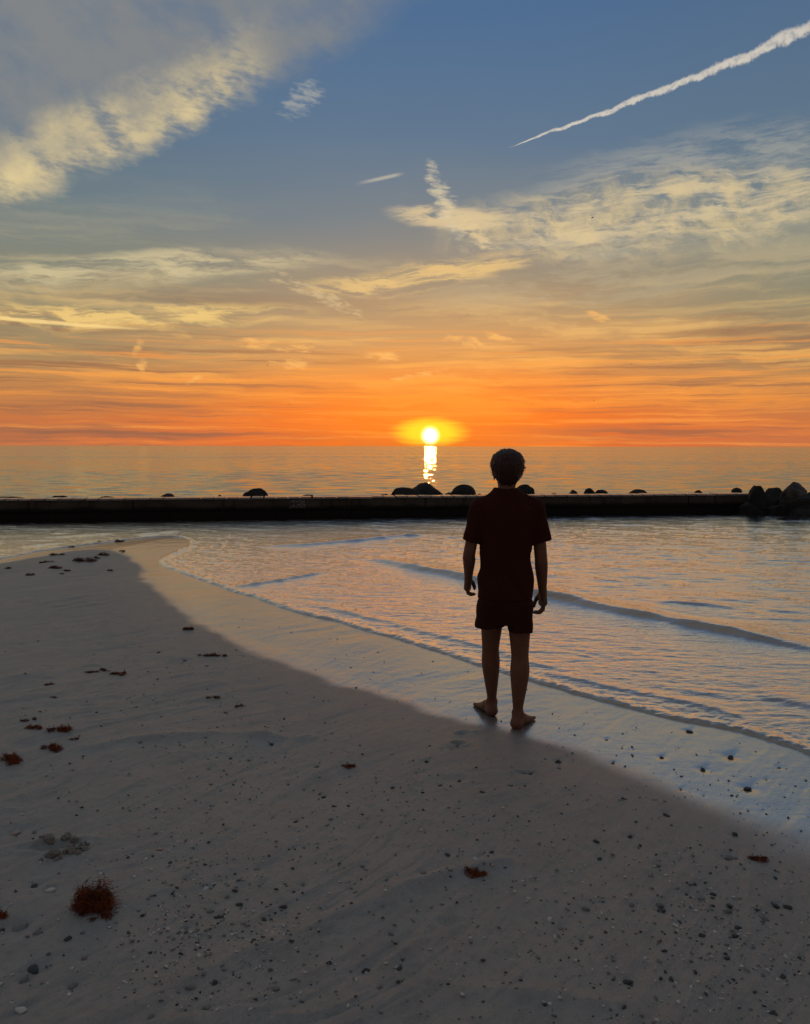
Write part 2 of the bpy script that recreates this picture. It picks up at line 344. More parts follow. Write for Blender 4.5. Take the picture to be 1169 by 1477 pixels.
SCOUR = []     # filled by the pebbles before the sand is made
def sand_h(x, y, s, sdry):
    z = base_h(x, y, s)
    on = sstep(s, -0.3, 0.25)
    dryk = sstep(sdry, -0.1, 0.8)
    z = z + on * 0.010 * fbm(x * 0.9, y * 0.9, 3, 1) * (0.35 + 0.65 * dryk)
    a = x * SDIR[0] + y * SDIR[1]; b = -x * SDIR[1] + y * SDIR[0]
    wv_ = 0.5 * fbm(a * 0.7, b * 0.7, 2, 3)
    z = z + on * (0.0105 * fbm(a * 1.0 + wv_, b * 6 + wv_ * 5, 4, 2) + 0.0058 * fbm(a * 4, b * 24 + wv_ * 12, 3, 5) * (0.5 + 0.8 * np.clip(fbm(x * .8, y * .8, 2, 6), 0, 1))) * (0.30 + 0.7 * dryk)
    rl = 1 - np.abs(fbm(a * 0.9 + wv_ * 0.8, b * 5.5 + wv_ * 6, 2, 7)); rl2 = 1 - np.abs(fbm(a * 1.6 + 5 + wv_, b * 11 + wv_ * 8, 2, 1))
    z = z + on * dryk * (0.0050 * rl ** 10 - 0.0042 * rl2 ** 14) * (0.4 + 0.9 * sstep(fbm(x * .7 + 4, y * .7, 2, 3), -.2, .5))
    z = z + on * 0.0030 * fbm(x * 26, y * 26, 4, 4, .6) * (0.15 + 0.85 * dryk)
    for pts, wd, hg in RIDGES:
        m_ = (x > min(p[0] for p in pts) - .6) & (x < max(p[0] for p in pts) + .6) & (y > min(p[1] for p in pts) - .6) & (y < max(p[1] for p in pts) + .6)
        if m_.any():
            d = seg_dist(x[m_], y[m_], pts); z[m_] += 2.8 * hg * np.exp(-(d / wd) ** 2) * (0.7 + 0.5 * vn(x[m_] * 6, y[m_] * 6, 6))
    for px, py, rx, ry, an, dep, rim in PITS:
        R_ = max(rx, ry) * 3.2
        m_ = (np.abs(x - px) < R_) & (np.abs(y - py) < R_)
        if m_.any():
            dx, dy = x[m_] - px, y[m_] - py; ca, sa = math.cos(an), math.sin(an)
            q = np.sqrt(((dx * ca + dy * sa) / rx) ** 2 + ((-dx * sa + dy * ca) / ry) ** 2) + 0.25 * fbm(dx * 40, dy * 40, 2, 3)
            z[m_] += -dep * np.exp(-q ** 2 * 1.2) * 1.0 + rim * abs(dep) * np.exp(-((q - 1.6) / 0.45) ** 2)
    scs = SCOUR
    if np.size(x) < 8 and SCOUR:
        A_ = np.array(SCOUR); nb_ = (np.abs(A_[:, 0] - x[0]) < A_[:, 2] * 5) & (np.abs(A_[:, 1] - y[0]) < A_[:, 2] * 5); scs = A_[nb_]
    for px, py, r_ in scs:
        R_ = r_ * 5
        m_ = (np.abs(x - px) < R_) & (np.abs(y - py) < R_)
        if m_.any():
            dx, dy = x[m_] - px, y[m_] - py
            aa = dx * SDIR[0] + dy * SDIR[1]; bb = -dx * SDIR[1] + dy * SDIR[0]
            z[m_] += -0.28 * r_ * np.exp(-((dx / (1.5 * r_)) ** 2 + (dy / (1.5 * r_)) ** 2)) - 0.16 * r_ * np.exp(-((aa - 2 * r_) / (2.2 * r_)) ** 2 - (bb / (0.8 * r_)) ** 2)
    return z

# ------------------------------------------------------------------ object helpers
def tag(o, label=None, cat=None, group=None, kind=None):
    if label: o['label'] = label
    if cat: o['category'] = cat
    if group: o['group'] = group
    if kind: o['kind'] = kind
    return o
def mesh_np(name, V, F, mat=None, smooth=True):
    me = bpy.data.meshes.new(name); V = np.asarray(V, np.float32); F = np.asarray(F, np.int32)
    k = F.shape[1]
    me.vertices.add(len(V)); me.vertices.foreach_set('co', V.ravel())
    me.loops.add(F.size); me.loops.foreach_set('vertex_index', F.ravel())
    me.polygons.add(len(F)); me.polygons.foreach_set('loop_start', np.arange(0, F.size, k, dtype=np.int32))
    me.polygons.foreach_set('loop_total', np.full(len(F), k, np.int32))
    if smooth: me.polygons.foreach_set('use_smooth', np.ones(len(F), bool))
    me.update(calc_edges=True); me.validate()
    if mat: me.materials.append(mat)
    return me
def link(name, me, loc=(0, 0, 0), parent=None, rot=None, scale=None):
    o = bpy.data.objects.new(name, me); COL.objects.link(o)
    o.location = loc
    if rot is not None: o.rotation_euler = rot
    if scale is not None: o.scale = scale
    if parent: o.parent = parent
    return o
def material(name):
    m_ = bpy.data.materials.new(name); m_.use_nodes = True; t_ = m_.node_tree; t_.nodes.clear()
    out = t_.nodes.new('ShaderNodeOutputMaterial'); return m_, t_, out
def principled(t_, out=None, **k):
    n = t_.nodes.new('ShaderNodeBsdfPrincipled')
    for a, v in k.items():
        a = a.replace('_', ' ')
        key = {'base color': 'Base Color', 'roughness': 'Roughness', 'ior': 'IOR', 'specular': 'Specular IOR Level', 'coat': 'Coat Weight', 'coat rough': 'Coat Roughness', 'sheen': 'Sheen Weight'}[a]
        if isinstance(v, Nd): t_.links.new(v.s, n.inputs[key])
        elif isinstance(v, (tuple, float, int)): n.inputs[key].default_value = (*v, 1) if isinstance(v, tuple) else v
        else: t_.links.new(v, n.inputs[key])
    if out: t_.links.new(n.outputs[0], out.inputs[0])
    return n
def bump(t_, h, strength, dist, normal=None):
    b = t_.nodes.new('ShaderNodeBump'); b.inputs['Strength'].default_value = strength; b.inputs['Distance'].default_value = dist
    t_.links.new(h.s, b.inputs['Height'])
    if normal is not None: t_.links.new(normal, b.inputs['Normal'])
    return b.outputs[0]
def attr(t_, name):
    n = t_.nodes.new('ShaderNodeAttribute'); n.attribute_name = name; return Nd(t_, n.outputs['Fac'])
def objco(t_, which='Object'):
    n = t_.nodes.new('ShaderNodeTexCoord'); return n.outputs[which]
def pos(t_):
    n = t_.nodes.new('ShaderNodeNewGeometry'); s_ = t_.nodes.new('ShaderNodeSeparateXYZ'); t_.links.new(n.outputs['Position'], s_.inputs[0])
    return Nd(t_, s_.outputs[0]), Nd(t_, s_.outputs[1]), Nd(t_, s_.outputs[2])

# ------------------------------------------------------------------ materials
def mat_sand():
    m_, t_, out = material('sand')
    X, Y, Z = pos(t_); P = vec(t_, X, Y, Z)
    film = attr(t_, 'film'); wet = attr(t_, 'wet'); damp = attr(t_, 'damp')
    big = noise(t_, P, 0.9, 4, 0.55); mid = noise(t_, P, 7.0, 5, 0.6); fine = noise(t_, P, 420.0, 3, 0.7); spk = noise(t_, P, 240.0, 3, 0.75); blt = noise(t_, P, 38.0, 5, 0.7)
    col = mixc(t_, big.step(0.35, 0.65), (0.41, 0.372, 0.338), (0.355, 0.350, 0.338))
    col = mixc(t_, mid.step(0.35, 0.7) * 0.35, col, (0.26, 0.235, 0.21))
    col = mixc(t_, blt.step(0.45, 0.75) * 0.40, col, (0.21, 0.19, 0.175))
    col = mixc(t_, spk.step(0.56, 0.68) * 0.70, col, (0.10, 0.097, 0.095))
    col = mixc(t_, fine.step(0.58, 0.72) * 0.5, col, (0.62, 0.58, 0.53))
    col = mixc(t_, damp * 0.40, col, (0.20, 0.17, 0.145))
    col = mixc(t_, wet * 0.5, col, (0.17, 0.15, 0.13))
    grain = noise(t_, P, 260.0, 4, 0.75)
    # stretched backwash streaks
    a_ = X * SDIR[0] + Y * SDIR[1]; b_ = Y * SDIR[0] - X * SDIR[1]
    strk = noise(t_, vec(t_, a_ * 3.0, b_ * 34.0, 0), 1.0, 4, 0.6, 0.4)
    n1 = t_.nodes.new('ShaderNodeBump'); n1.inputs['Distance'].default_value = 0.0045
    t_.links.new(((wet * -0.96) + 1.0).s, n1.inputs['Strength']); t_.links.new(grain.s, n1.inputs['Height'])
    n2 = bump(t_, strk, 0.6, 0.009, n1.outputs[0])
    rip = noise(t_, vec(t_, X * 5.0, Y * 12.0, 0), 1.0, 5, 0.6, 0.6)
    nw = bump(t_, rip * 1.0 + grain * ((film * -0.25) + 0.4), 0.4, 0.006)
    pb = principled(t_, base_color=col, roughness=0.5, specular=0.7); t_.links.new(n2, pb.inputs['Normal'])
    gl = t_.nodes.new('ShaderNodeBsdfGlossy'); gl.inputs['Color'].default_value = (1, 1, 1, 1)
    t_.links.new(nw, gl.inputs['Normal'])
    t_.links.new((damp * -0.16 + film * -0.17 + 0.42).f('MAXIMUM', 0.05).s, gl.inputs['Roughness'])
    fr = t_.nodes.new('ShaderNodeFresnel'); fr.inputs['IOR'].default_value = 6.5; t_.links.new(nw, fr.inputs['Normal'])
    k = Nd(t_, fr.outputs[0]) * (wet * (film * 0.14 + 0.84) + damp * damp * 0.10).sat()
    mx = t_.nodes.new('ShaderNodeMixShader'); t_.links.new(k.s, mx.inputs[0]); t_.links.new(pb.outputs[0], mx.inputs[1]); t_.links.new(gl.outputs[0], mx.inputs[2])
    t_.links.new(mx.outputs[0], out.inputs[0])
    return m_
def mat_water(near):
    m_, t_, out = material('shallow_water' if near else 'sea')
    X, Y, Z = pos(t_)
    if near:
        r1 = noise(t_, vec(t_, X * 5.0, Y * 13.0, 0), 1.0, 4, 0.6, 0.3); r2 = noise(t_, vec(t_, X * 22.0, Y * 34.0, 2), 1.0, 3, 0.6)
        nrm = bump(t_, r1 * 1.0 + r2 * 0.30, 0.70, 0.014); ior = 1.8; rough = 0.015
    else:
        # wave facets: slopes taken straight from the noise, so that they hold out to the horizon
        r1 = noise(t_, vec(t_, X * 0.55, Y * 1.6, 0), 1.0, 5, 0.65, 0.3); r2 = noise(t_, vec(t_, X * 0.012, Y * 0.035, 4), 1.0, 4, 0.6); r3 = noise(t_, vec(t_, X * 0.5 + 40.0, Y * 1.1, 7), 1.0, 3, 0.6)
        sy = (r1 - 0.365) * (r2 * 0.62 + 0.10); sx = (r3 - 0.5) * 0.012
        nn = t_.nodes.new('ShaderNodeVectorMath'); nn.operation = 'NORMALIZE'; t_.links.new(vec(t_, sx, sy * -1.0, 1.0), nn.inputs[0]); nrm = nn.outputs[0]
        ior = 2.6; rough = 0.04
    gl = t_.nodes.new('ShaderNodeBsdfGlossy'); gl.inputs['Color'].default_value = (1, 1, 1, 1); gl.inputs['Roughness'].default_value = rough
    t_.links.new(nrm, gl.inputs['Normal'])
    fr = t_.nodes.new('ShaderNodeFresnel'); fr.inputs['IOR'].default_value = ior; t_.links.new(nrm, fr.inputs['Normal'])
    fac = Nd(t_, fr.outputs[0])
    if near: fac = ((fac - 0.06) * (0.76 / 0.27) + 0.10).f('MAXIMUM', 0.05).f('MINIMUM', 0.90)
    if near:
        lo = t_.nodes.new('ShaderNodeBsdfTransparent'); lo.inputs[0].default_value = (0.86, 0.82, 0.74, 1)
    else:
        lo = t_.nodes.new('ShaderNodeBsdfDiffuse'); lo.inputs[0].default_value = (0.05, 0.065, 0.07, 1)
    mx = t_.nodes.new('ShaderNodeMixShader'); t_.links.new(fac.s, mx.inputs[0]); t_.links.new(lo.outputs[0], mx.inputs[1]); t_.links.new(gl.outputs[0], mx.inputs[2])
    t_.links.new(mx.outputs[0], out.inputs[0])
    return m_
def mat_simple(name, c0, c1, scale=8.0, rough=0.8, spec=0.3, bstr=0.5, bdist=0.01, detail=6, coords='Object'):
    m_, t_, out = material(name)
    co = objco(t_, coords); n = noise(t_, co, scale, detail, 0.6)
    pb = principled(t_, out, base_color=mixc(t_, n.step(0.3, 0.7), c0, c1), roughness=rough, specular=spec)
    t_.links.new(bump(t_, noise(t_, co, scale * 3, detail, 0.65), bstr, bdist), pb.inputs['Normal'])
    return m_
M = {}
M['sand'] = mat_sand(); M['near'] = mat_water(True); M['sea'] = mat_water(False)
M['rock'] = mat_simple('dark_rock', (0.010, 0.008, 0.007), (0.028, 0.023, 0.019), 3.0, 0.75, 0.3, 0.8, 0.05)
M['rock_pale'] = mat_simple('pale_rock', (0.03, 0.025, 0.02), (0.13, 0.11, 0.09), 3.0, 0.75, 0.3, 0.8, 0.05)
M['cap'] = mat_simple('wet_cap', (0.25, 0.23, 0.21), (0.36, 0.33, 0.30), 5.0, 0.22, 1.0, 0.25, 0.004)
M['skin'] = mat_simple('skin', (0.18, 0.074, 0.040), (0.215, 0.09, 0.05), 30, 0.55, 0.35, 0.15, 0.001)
M['shirt'] = mat_simple('dark_jersey', (0.050, 0.012, 0.007), (0.058, 0.014, 0.008), 60, 0.9, 0.15, 0.3, 0.001)  # lens flare's reddish veil put into the cloth colour, shirt and shorts alike
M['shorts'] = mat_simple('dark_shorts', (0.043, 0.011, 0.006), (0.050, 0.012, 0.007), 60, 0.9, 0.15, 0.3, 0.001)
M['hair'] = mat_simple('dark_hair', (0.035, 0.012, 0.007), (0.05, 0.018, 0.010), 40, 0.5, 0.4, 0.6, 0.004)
M['weed'] = mat_simple('red_weed', (0.10, 0.022, 0.007), (0.34, 0.080, 0.018), 25, 0.6, 0.3, 0.3, 0.002)
M['weed_dull'] = mat_simple('brown_weed', (0.09, 0.03, 0.015), (0.21, 0.07, 0.03), 25, 0.65, 0.3, 0.3, 0.002)
M['peb_dark'] = mat_simple('dark_pebble', (0.045, 0.045, 0.050), (0.10, 0.098, 0.10), 60, 0.6, 0.35, 0.4, 0.002)
M['peb_grey'] = mat_simple('grey_pebble', (0.17, 0.165, 0.16), (0.30, 0.285, 0.27), 60, 0.6, 0.35, 0.4, 0.002)
M['peb_pale'] = mat_simple('pale_shell', (0.55, 0.51, 0.46), (0.75, 0.71, 0.65), 60, 0.5, 0.4, 0.4, 0.002)
M['peb_pink'] = mat_simple('pink_shell', (0.42, 0.27, 0.21), (0.55, 0.38, 0.30), 60, 0.5, 0.4, 0.4, 0.002)
M['clod'] = mat_simple('sand_clod', (0.27, 0.24, 0.21), (0.34, 0.30, 0.26), 60, 0.9, 0.2, 0.8, 0.006)
M['bird'] = mat_simple('bird_dark', (0.03, 0.03, 0.03), (0.06, 0.055, 0.05), 8, 0.8)
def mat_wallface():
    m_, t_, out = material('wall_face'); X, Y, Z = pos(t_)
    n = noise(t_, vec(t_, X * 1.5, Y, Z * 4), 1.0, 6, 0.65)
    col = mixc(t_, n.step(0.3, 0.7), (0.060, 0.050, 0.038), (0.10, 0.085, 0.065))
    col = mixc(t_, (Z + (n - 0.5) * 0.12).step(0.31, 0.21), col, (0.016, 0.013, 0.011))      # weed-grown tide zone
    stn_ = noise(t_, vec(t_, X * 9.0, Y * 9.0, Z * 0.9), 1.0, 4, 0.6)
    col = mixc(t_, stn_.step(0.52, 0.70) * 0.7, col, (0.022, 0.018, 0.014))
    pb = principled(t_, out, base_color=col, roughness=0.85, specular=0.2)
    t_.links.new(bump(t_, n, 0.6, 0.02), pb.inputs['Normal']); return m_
M['wall'] = mat_wallface()
def mat_notice():
    m_, t_, out = material('faded_stencil'); co = objco(t_)
    s_ = t_.nodes.new('ShaderNodeSeparateXYZ'); t_.links.new(co, s_.inputs[0]); X = Nd(t_, s_.outputs[0]); Z = Nd(t_, s_.outputs[2])
    n = noise(t_, co, 26, 5, 0.6, 0.6)
    row = (Z * 70.0).f('SINE').step(-0.6, 0.2)
    k = n.step(0.45, 0.56) * (row * 0.6 + 0.4)
    principled(t_, out, base_color=mixc(t_, k, (0.06, 0.052, 0.045), (0.27, 0.25, 0.23)), roughness=0.85, specular=0.2); return m_
M['notice'] = mat_notice()

# ------------------------------------------------------------------ pebbles and shells (placed before the sand so that it is scoured round them)
def ico(sub):
    import bmesh
    bm = bmesh.new(); bmesh.ops.create_icosphere(bm, subdivisions=sub, radius=1.0)
    V = np.array([v.co[:] for v in bm.verts]); F = np.array([[v.index for v in f.verts] for f in bm.faces]); bm.free(); return V, F
I2 = ico(2); I3 = ico(3); I5 = ico(5)
def n3(P, f, seed):
    return (vn(P[:, 0] * f + 3.1 * seed, P[:, 1] * f + P[:, 2] * f * 0.7, seed) + vn(P[:, 1] * f - 1.7 * seed, P[:, 2] * f + P[:, 0] * f * 0.6, seed + 3) + vn(P[:, 2] * f, P[:, 0] * f * .9 + P[:, 1] * f * .5, seed + 5)) / 3
def pebble_mesh(k, mat):
    V, F = I2; V = V * np.array([1, 0.72 + 0.2 * rng.random(), 0.42 + 0.2 * rng.random()])
    V = V * (1 + 0.45 * n3(V, 1.6, k) + 0.22 * n3(V, 4, k + 2))[:, None]
    for _ in range(6):
        nrm = rng.normal(size=3); nrm /= np.linalg.norm(nrm); d = V @ nrm; lim = np.quantile(d, 0.78); V = V - np.outer(np.clip(d - lim, 0, None) * 0.8, nrm)
    return mesh_np('pebble', V / np.abs(V[:, :2]).max(), F, mat, k % 2 == 0)
def shell_mesh(k, mat):
    nr, na = 5, 16; V = [(0, 0, 0.34)]; F = []
    for i in range(1, nr + 1):
        r_ = i / nr
        for j in range(na):
            a = 2 * math.pi * j / na; rr_ = r_ * (1 + 0.05 * math.cos(a * 8)) * (1 - 0.18 * max(0, -math.sin(a)) ** 2)
            V.append((rr_ * math.cos(a), 0.82 * rr_ * math.sin(a), 0.34 * (1 - r_ ** 2.2) + 0.02 * math.cos(a * 8) * r_))
    for j in range(na): F.append((0, 1 + j, 1 + (j + 1) % na, 1 + (j + 1) % na))
    T = []
    for j in range(na): T.append((0, 1 + j, 1 + (j + 1) % na))
    for i in range(nr - 1):
        for j in range(na):
            a, b = 1 + i * na + j, 1 + i * na + (j + 1) % na; c_, d = a + na, b + na
            T += [(a, c_, d), (a, d, b)]
    n0 = len(V)
    V = np.array(V); Vi = V * np.array([0.94, 0.94, 0.80]); V2 = np.vstack([V, Vi]); T2 = [(c_ + n0, b + n0, a + n0) for a, b, c_ in T]
    o = 1 + (nr - 1) * na
    rim = []
    for j in range(na):
        a, b = o + j, o + (j + 1) % na; rim += [(a, a + n0, b + n0), (a, b + n0, b)]
    return mesh_np('shell', V2, np.array(T + T2 + rim), mat)
PM = {k: [pebble_mesh(i + 7 * j, M[k]) for i in range(4)] for j, k in enumerate(('peb_dark', 'peb_grey', 'peb_pale', 'peb_pink'))}
SM = {k: shell_mesh(3, M[k]) for k in ('peb_grey', 'peb_pale', 'peb_pink', 'peb_dark')}
G = 'pebbles and shells strewn on the sand'
HAND = [ # u, v, width px, kind, name, label (None: the region's own)
 (22.6, 1199, 15, 'peb_pink', 'shell', 'flat pinkish shell near the left edge above the crumbled sand hole'),
 (33, 1176, 8, 'peb_pale', 'pebble', 'small whitish pebble above the pinkish shell at the left edge'),
 (50, 1276, 14, 'peb_dark', 'pebble', 'dark lumpy stone left of the white oval pebble by the large red seaweed'),
 (73.5, 1284, 14, 'peb_pale', 'pebble', 'white oval pebble just left of the large red seaweed tuft'),
 (28, 1336, 24, 'peb_grey', 'shell', 'large grey open shell near the left edge below the red seaweed tuft'),
 (53, 1345, 13, 'peb_grey', 'pebble', 'half buried grey pebble right of the large grey open shell'),
 (97, 1354, 12, 'peb_dark', 'pebble', 'dark stone alone below the large red seaweed tuft'),
 (121, 1385, 11, 'peb_grey', 'pebble', 'dull grey pebble below the dark stone under the red seaweed tuft'),
 (48, 1395, 20, 'peb_dark', 'pebble', 'broad dark stone above the grey pebble in the lower left corner'),
 (36, 1410, 18, 'peb_grey', 'pebble', 'rounded grey pebble just below the broad dark stone, lower left'),
 (104, 1425, 16, 'peb_grey', 'pebble', 'smooth grey egg shaped pebble alone in the lower left sand'),
 (31, 1461, 17, 'peb_pale', 'pebble', 'pale oval pebble in the bottom left corner'),
 (232, 1223, 12, 'peb_pink', 'shell', 'tilted pinkish shell right of the crumbled sand hole'),
 (372, 1252, 12, 'peb_grey', 'shell', 'grey shell lying alone on smooth sand left of centre'),
 (687, 1236, 10, 'peb_pale', 'shell', 'pale shell just above the red seaweed sprig at centre right'),
 (646, 1234, 10, 'peb_dark', 'pebble', 'dark stone left of the pale shell above the red seaweed sprig'),
 (527, 1401, 16, 'peb_dark', 'pebble', 'dark knobbly stone at the end of a sand furrow, bottom centre'),
 (576, 1400, 11, 'peb_dark', 'pebble', 'single dark stone right of the knobbly one, bottom centre'),
 (548, 1425, 12, 'peb_grey', 'pebble', 'grey half buried stone below the two dark ones, bottom centre'),
 (911, 1304, 11, 'peb_grey', 'pebble', 'rounded blue grey pebble left of the dense pebble scatter'),
 (907, 1416, 15, 'peb_dark', 'pebble', 'rounded dark stone alone low on the right sand'),
 (1015, 1110, 11, 'peb_dark', 'pebble', 'dark stone in the shining wet sand left of the larger one'),
 (1080, 1137, 14, 'peb_dark', 'pebble', 'larger dark stone with a scour mark at the edge of the wet sand, right'),
 (1055, 1091, 14, 'peb_dark', 'pebble', 'flat dark stone in the shining wet sand near the right water edge'),
 (805, 1098, 13, 'peb_dark', 'pebble', 'flat grey stone on the sand right of the person\'s right foot'),
]
SMALL = [(210, 1237, 8, 'peb_pale'), (297, 1280, 9, 'peb_pale'), (345, 1304, 11, 'peb_dark'), (327, 1294, 9, 'peb_grey'), (303, 1315, 12, 'peb_grey'), (318, 1322, 11, 'peb_dark'), (381, 1325, 10, 'peb_dark'),
 (310, 1417, 13, 'peb_dark'), (298, 1455, 13, 'peb_grey'), (275, 1424, 17, 'peb_grey'), (217, 1469, 11, 'peb_grey'), (397, 1428, 13, 'peb_grey'), (50, 1199, 10, 'peb_grey'), (468, 1148, 9, 'peb_dark'), (566, 1137, 9, 'peb_dark'),  # next-to-last stone stands in for a dark hollow in the sand
 (437, 1276, 9, 'peb_grey'), (408, 1307, 12, 'peb_dark'), (696, 1144, 9, 'peb_dark'), (737, 1132, 12, 'peb_grey'), (663, 1127, 9, 'peb_dark'), (615, 1100, 9, 'peb_dark'), (564, 1349, 9, 'peb_grey'), (420, 1442, 8, 'peb_grey'), (436, 1445, 8, 'peb_grey'), (612, 1263, 11, 'peb_grey'), (757, 1113, 12, 'peb_dark'), (767, 1114, 8, 'peb_dark'),
 (955, 1092, 9, 'peb_dark'), (995, 1055, 11, 'peb_dark'), (962, 1175, 11, 'peb_dark'), (1062, 1203, 12, 'peb_dark'), (1050, 1235, 14, 'peb_grey'), (861, 1213, 10, 'peb_dark'), (909, 1205, 12, 'peb_dark'), (865, 1236, 10, 'peb_dark'), (950, 1246, 11, 'peb_grey'), (955, 1311, 14, 'peb_dark'), (952, 1303, 11, 'peb_grey'), (1012, 1292, 12, 'peb_grey'), (1029, 1286, 12, 'peb_dark'),
 (846, 1312, 12, 'peb_grey'), (1053, 1304, 13, 'peb_dark'), (1051, 1313, 12, 'peb_grey'), (1120, 1303, 12, 'peb_dark'), (1136, 1306, 12, 'peb_dark'), (1102, 1321, 14, 'peb_grey'), (1066, 1337, 11, 'peb_dark'), (1061, 1350, 12, 'peb_dark'), (1012, 1349, 11, 'peb_dark'), (839, 1356, 9, 'peb_grey'), (969, 1414, 11, 'peb_dark'), (960, 1403, 7, 'peb_dark'), (1003, 1404, 9, 'peb_dark'), (1130, 1409, 13, 'peb_dark'), (1115, 1460, 11, 'peb_dark'), (1050, 1383, 10, 'peb_dark'), (1089, 1432, 8, 'peb_dark'), (931, 1380, 7, 'peb_pale'), (1049, 1363, 9, 'peb_grey')]
# loose clusters: centre, spread, number
CL = [(330, 1330, 75, 50, 50), (250, 1230, 70, 40, 22), (330, 1080, 60, 50, 22), (300, 1400, 60, 40, 26), (560, 1150, 110, 45, 30), (680, 1215, 70, 40, 16), (1040, 1320, 85, 50, 52), (950, 1250, 110, 60, 24), (1100, 1420, 60, 40, 18), (900, 1400, 90, 50, 12), (980, 1120, 110, 35, 16), (230, 960, 90, 50, 16), (700, 1380, 120, 60, 8)]
for cx_, cy_, sx_, sy_, n_ in CL:
    for _ in range(int(n_ * 0.72)):
        u, v = rng.normal(cx_, sx_), rng.normal(cy_, sy_)
        if v > 1480 or u < -20 or u > 1190 or v < 850: continue
        SMALL.append((u, v, float(np.clip(rng.gamma(3.0, 1.6), 2.8, 9)), ('peb_dark', 'peb_dark', 'peb_grey', 'peb_grey', 'peb_pale')[rng.integers(5)]))
PLACED = []
def add_pebble(u, v, wpx, kind, name, label, group):
    p = hit0(u, v)
    if float(sdist(np.array(p[0]), np.array(p[1]), land)) < 0.05: return
    r_ = wpx * np.linalg.norm(p - CAM) / FPX / 2
    PLACED.append((p[0], p[1], r_, kind, name, label, group)); SCOUR.append((p[0], p[1], r_))
for u, v, wp, kind, nm, lb in HAND: add_pebble(u, v, wp, kind, nm, lb, G)
ZONES = [(75, 1250, 'left of the large red seaweed tuft'), (250, 1220, 'right of the crumbled sand hole'), (320, 1300, 'on the streaked sand right of the large red seaweed'), (290, 1420, 'on the bottom left sand'),
         (330, 1080, 'on the mid left sand behind the beach ridge'), (450, 1180, 'on the smooth middle sand'), (500, 1110, 'near the tiny round red seaweed tuft'), (560, 1150, 'between the middle sand and the person'), (680, 1140, 'just behind the footprint near the person'), (680, 1225, 'above the slanting red seaweed sprig'),
         (640, 1320, 'on the bare sand below the slanting red seaweed sprig'), (560, 1420, 'at the bottom centre of the sand'), (780, 1130, 'on the sand just behind the right foot'), (900, 1110, 'where wet sand fades to damp on the right'), (1040, 1120, 'in the shining wet sand at right'), (900, 1220, 'on the damp sand between person and right seaweed sprig'),
         (1080, 1215, 'close around the right red seaweed sprig'), (960, 1290, 'at the left side of the dense right scatter'), (1060, 1300, 'in the middle of the dense right scatter'), (1140, 1310, 'in the dense right scatter by the edge'), (1050, 1360, 'at the near side of the dense right scatter'), (860, 1370, 'on the sparse sand left of the right scatter'), (1110, 1430, 'in the bottom right corner'), (960, 1420, 'along the bottom right of the sand'),
         (230, 960, 'on the far sand beside the wet strip'), (110, 1000, 'on the far left sand'), (760, 1260, 'right of the slanting red seaweed sprig'), (720, 1400, 'on the smooth sand at bottom, right of centre')]
TONE = {'peb_dark': 'dark', 'peb_grey': 'grey', 'peb_pale': 'pale', 'peb_pink': 'pinkish'}
for u, v, wp, kind in SMALL:
    zn = min(ZONES, key=lambda q: (q[0] - u) ** 2 + (1.6 * (q[1] - v)) ** 2)[2]
    nm = 'shell' if (kind == 'peb_pale' and wp > 6) else 'pebble'
    lb = ('' if wp >= 9 else 'small ' if wp >= 5.5 else 'tiny ') + TONE[kind] + ' ' + nm + ' ' + zn
    add_pebble(u, v, wp, kind, nm, lb, nm + 's ' + zn)

# ------------------------------------------------------------------ ground: one sheet of sand, fine where it is near, running under the water
def fan(y0, y1, dy, u0, u1, nu, far_rows=(), wide=()):
    ys = [y0]
    while ys[-1] < y1: ys.append(ys[-1] * (1 + dy))
    us = np.linspace(u0, u1, nu)
    us = np.concatenate([np.array(sorted(-np.array(wide))), us, np.array(wide)]) if len(wide) else us
    rows_y = np.array(ys); Xg = rows_y[:, None] * us[None, :]; Yg = np.repeat(rows_y[:, None], len(us), 1)
    if len(far_rows):
        pre = [(yy, ww) for yy, ww in far_rows if yy < y0]; post = [(yy, ww) for yy, ww in far_rows if yy > y0]
        mk = lambda L: (np.array([[ww * q for q in us] for yy, ww in L]), np.array([[yy] * len(us) for yy, ww in L]))
        if pre: a, b = mk(pre); Xg = np.vstack([a, Xg]); Yg = np.vstack([b, Yg])
        if post: a, b = mk(post); Xg = np.vstack([Xg, a]); Yg = np.vstack([Yg, b])
    return Xg, Yg
def grid_faces(nr, nc):
    i = np.arange(nr - 1)[:, None] * nc + np.arange(nc - 1)[None, :]
    return np.stack([i, i + 1, i + nc + 1, i + nc], -1).reshape(-1, 4)
Xg, Yg = fan(1.55, 24.0, 0.0037, -0.72, 0.72, 760, far_rows=((-80, 60), (-25, 20), (-8, 8), (-2, 3.5), (0.2, 2.2), (1.0, 1.7)), wide=(0.8, 1.0, 1.4, 2.2, 4.0))
x, y = Xg.ravel(), Yg.ravel()
S = sdist(x, y, land); SDry = sdist(x, y, dry)
Z = sand_h(x, y, S + 0.03 * fbm(x * 3, y * 3, 2, 2), SDry)
me = mesh_np('beach_sand', np.stack([x, y, Z], 1), grid_faces(*Xg.shape), M['sand'])
nzw = fbm(x * 2.2, y * 2.2, 3, 6)
wid_ = 0.07 + 0.22 * sstep(x, 0.6, 2.4); wetv = sstep((-SDry + 0.10 * nzw) / wid_, -1.0, 1.0)
dampv = np.clip(sstep(-SDry + 0.3 * nzw, -1.5, 0.1), 0, 1)
film = sstep(-SDry + 0.12 * nzw, -0.12, 0.22)
for nm, va in (('wet', wetv), ('damp', dampv), ('film', film)):
    a_ = me.attributes.new(nm, 'FLOAT', 'POINT'); a_.data.foreach_set('value', va.astype(np.float32))
tag(link('beach_sand', me), kind='structure')
HX, HY, HZ = Xg, Yg, Z.reshape(Xg.shape)
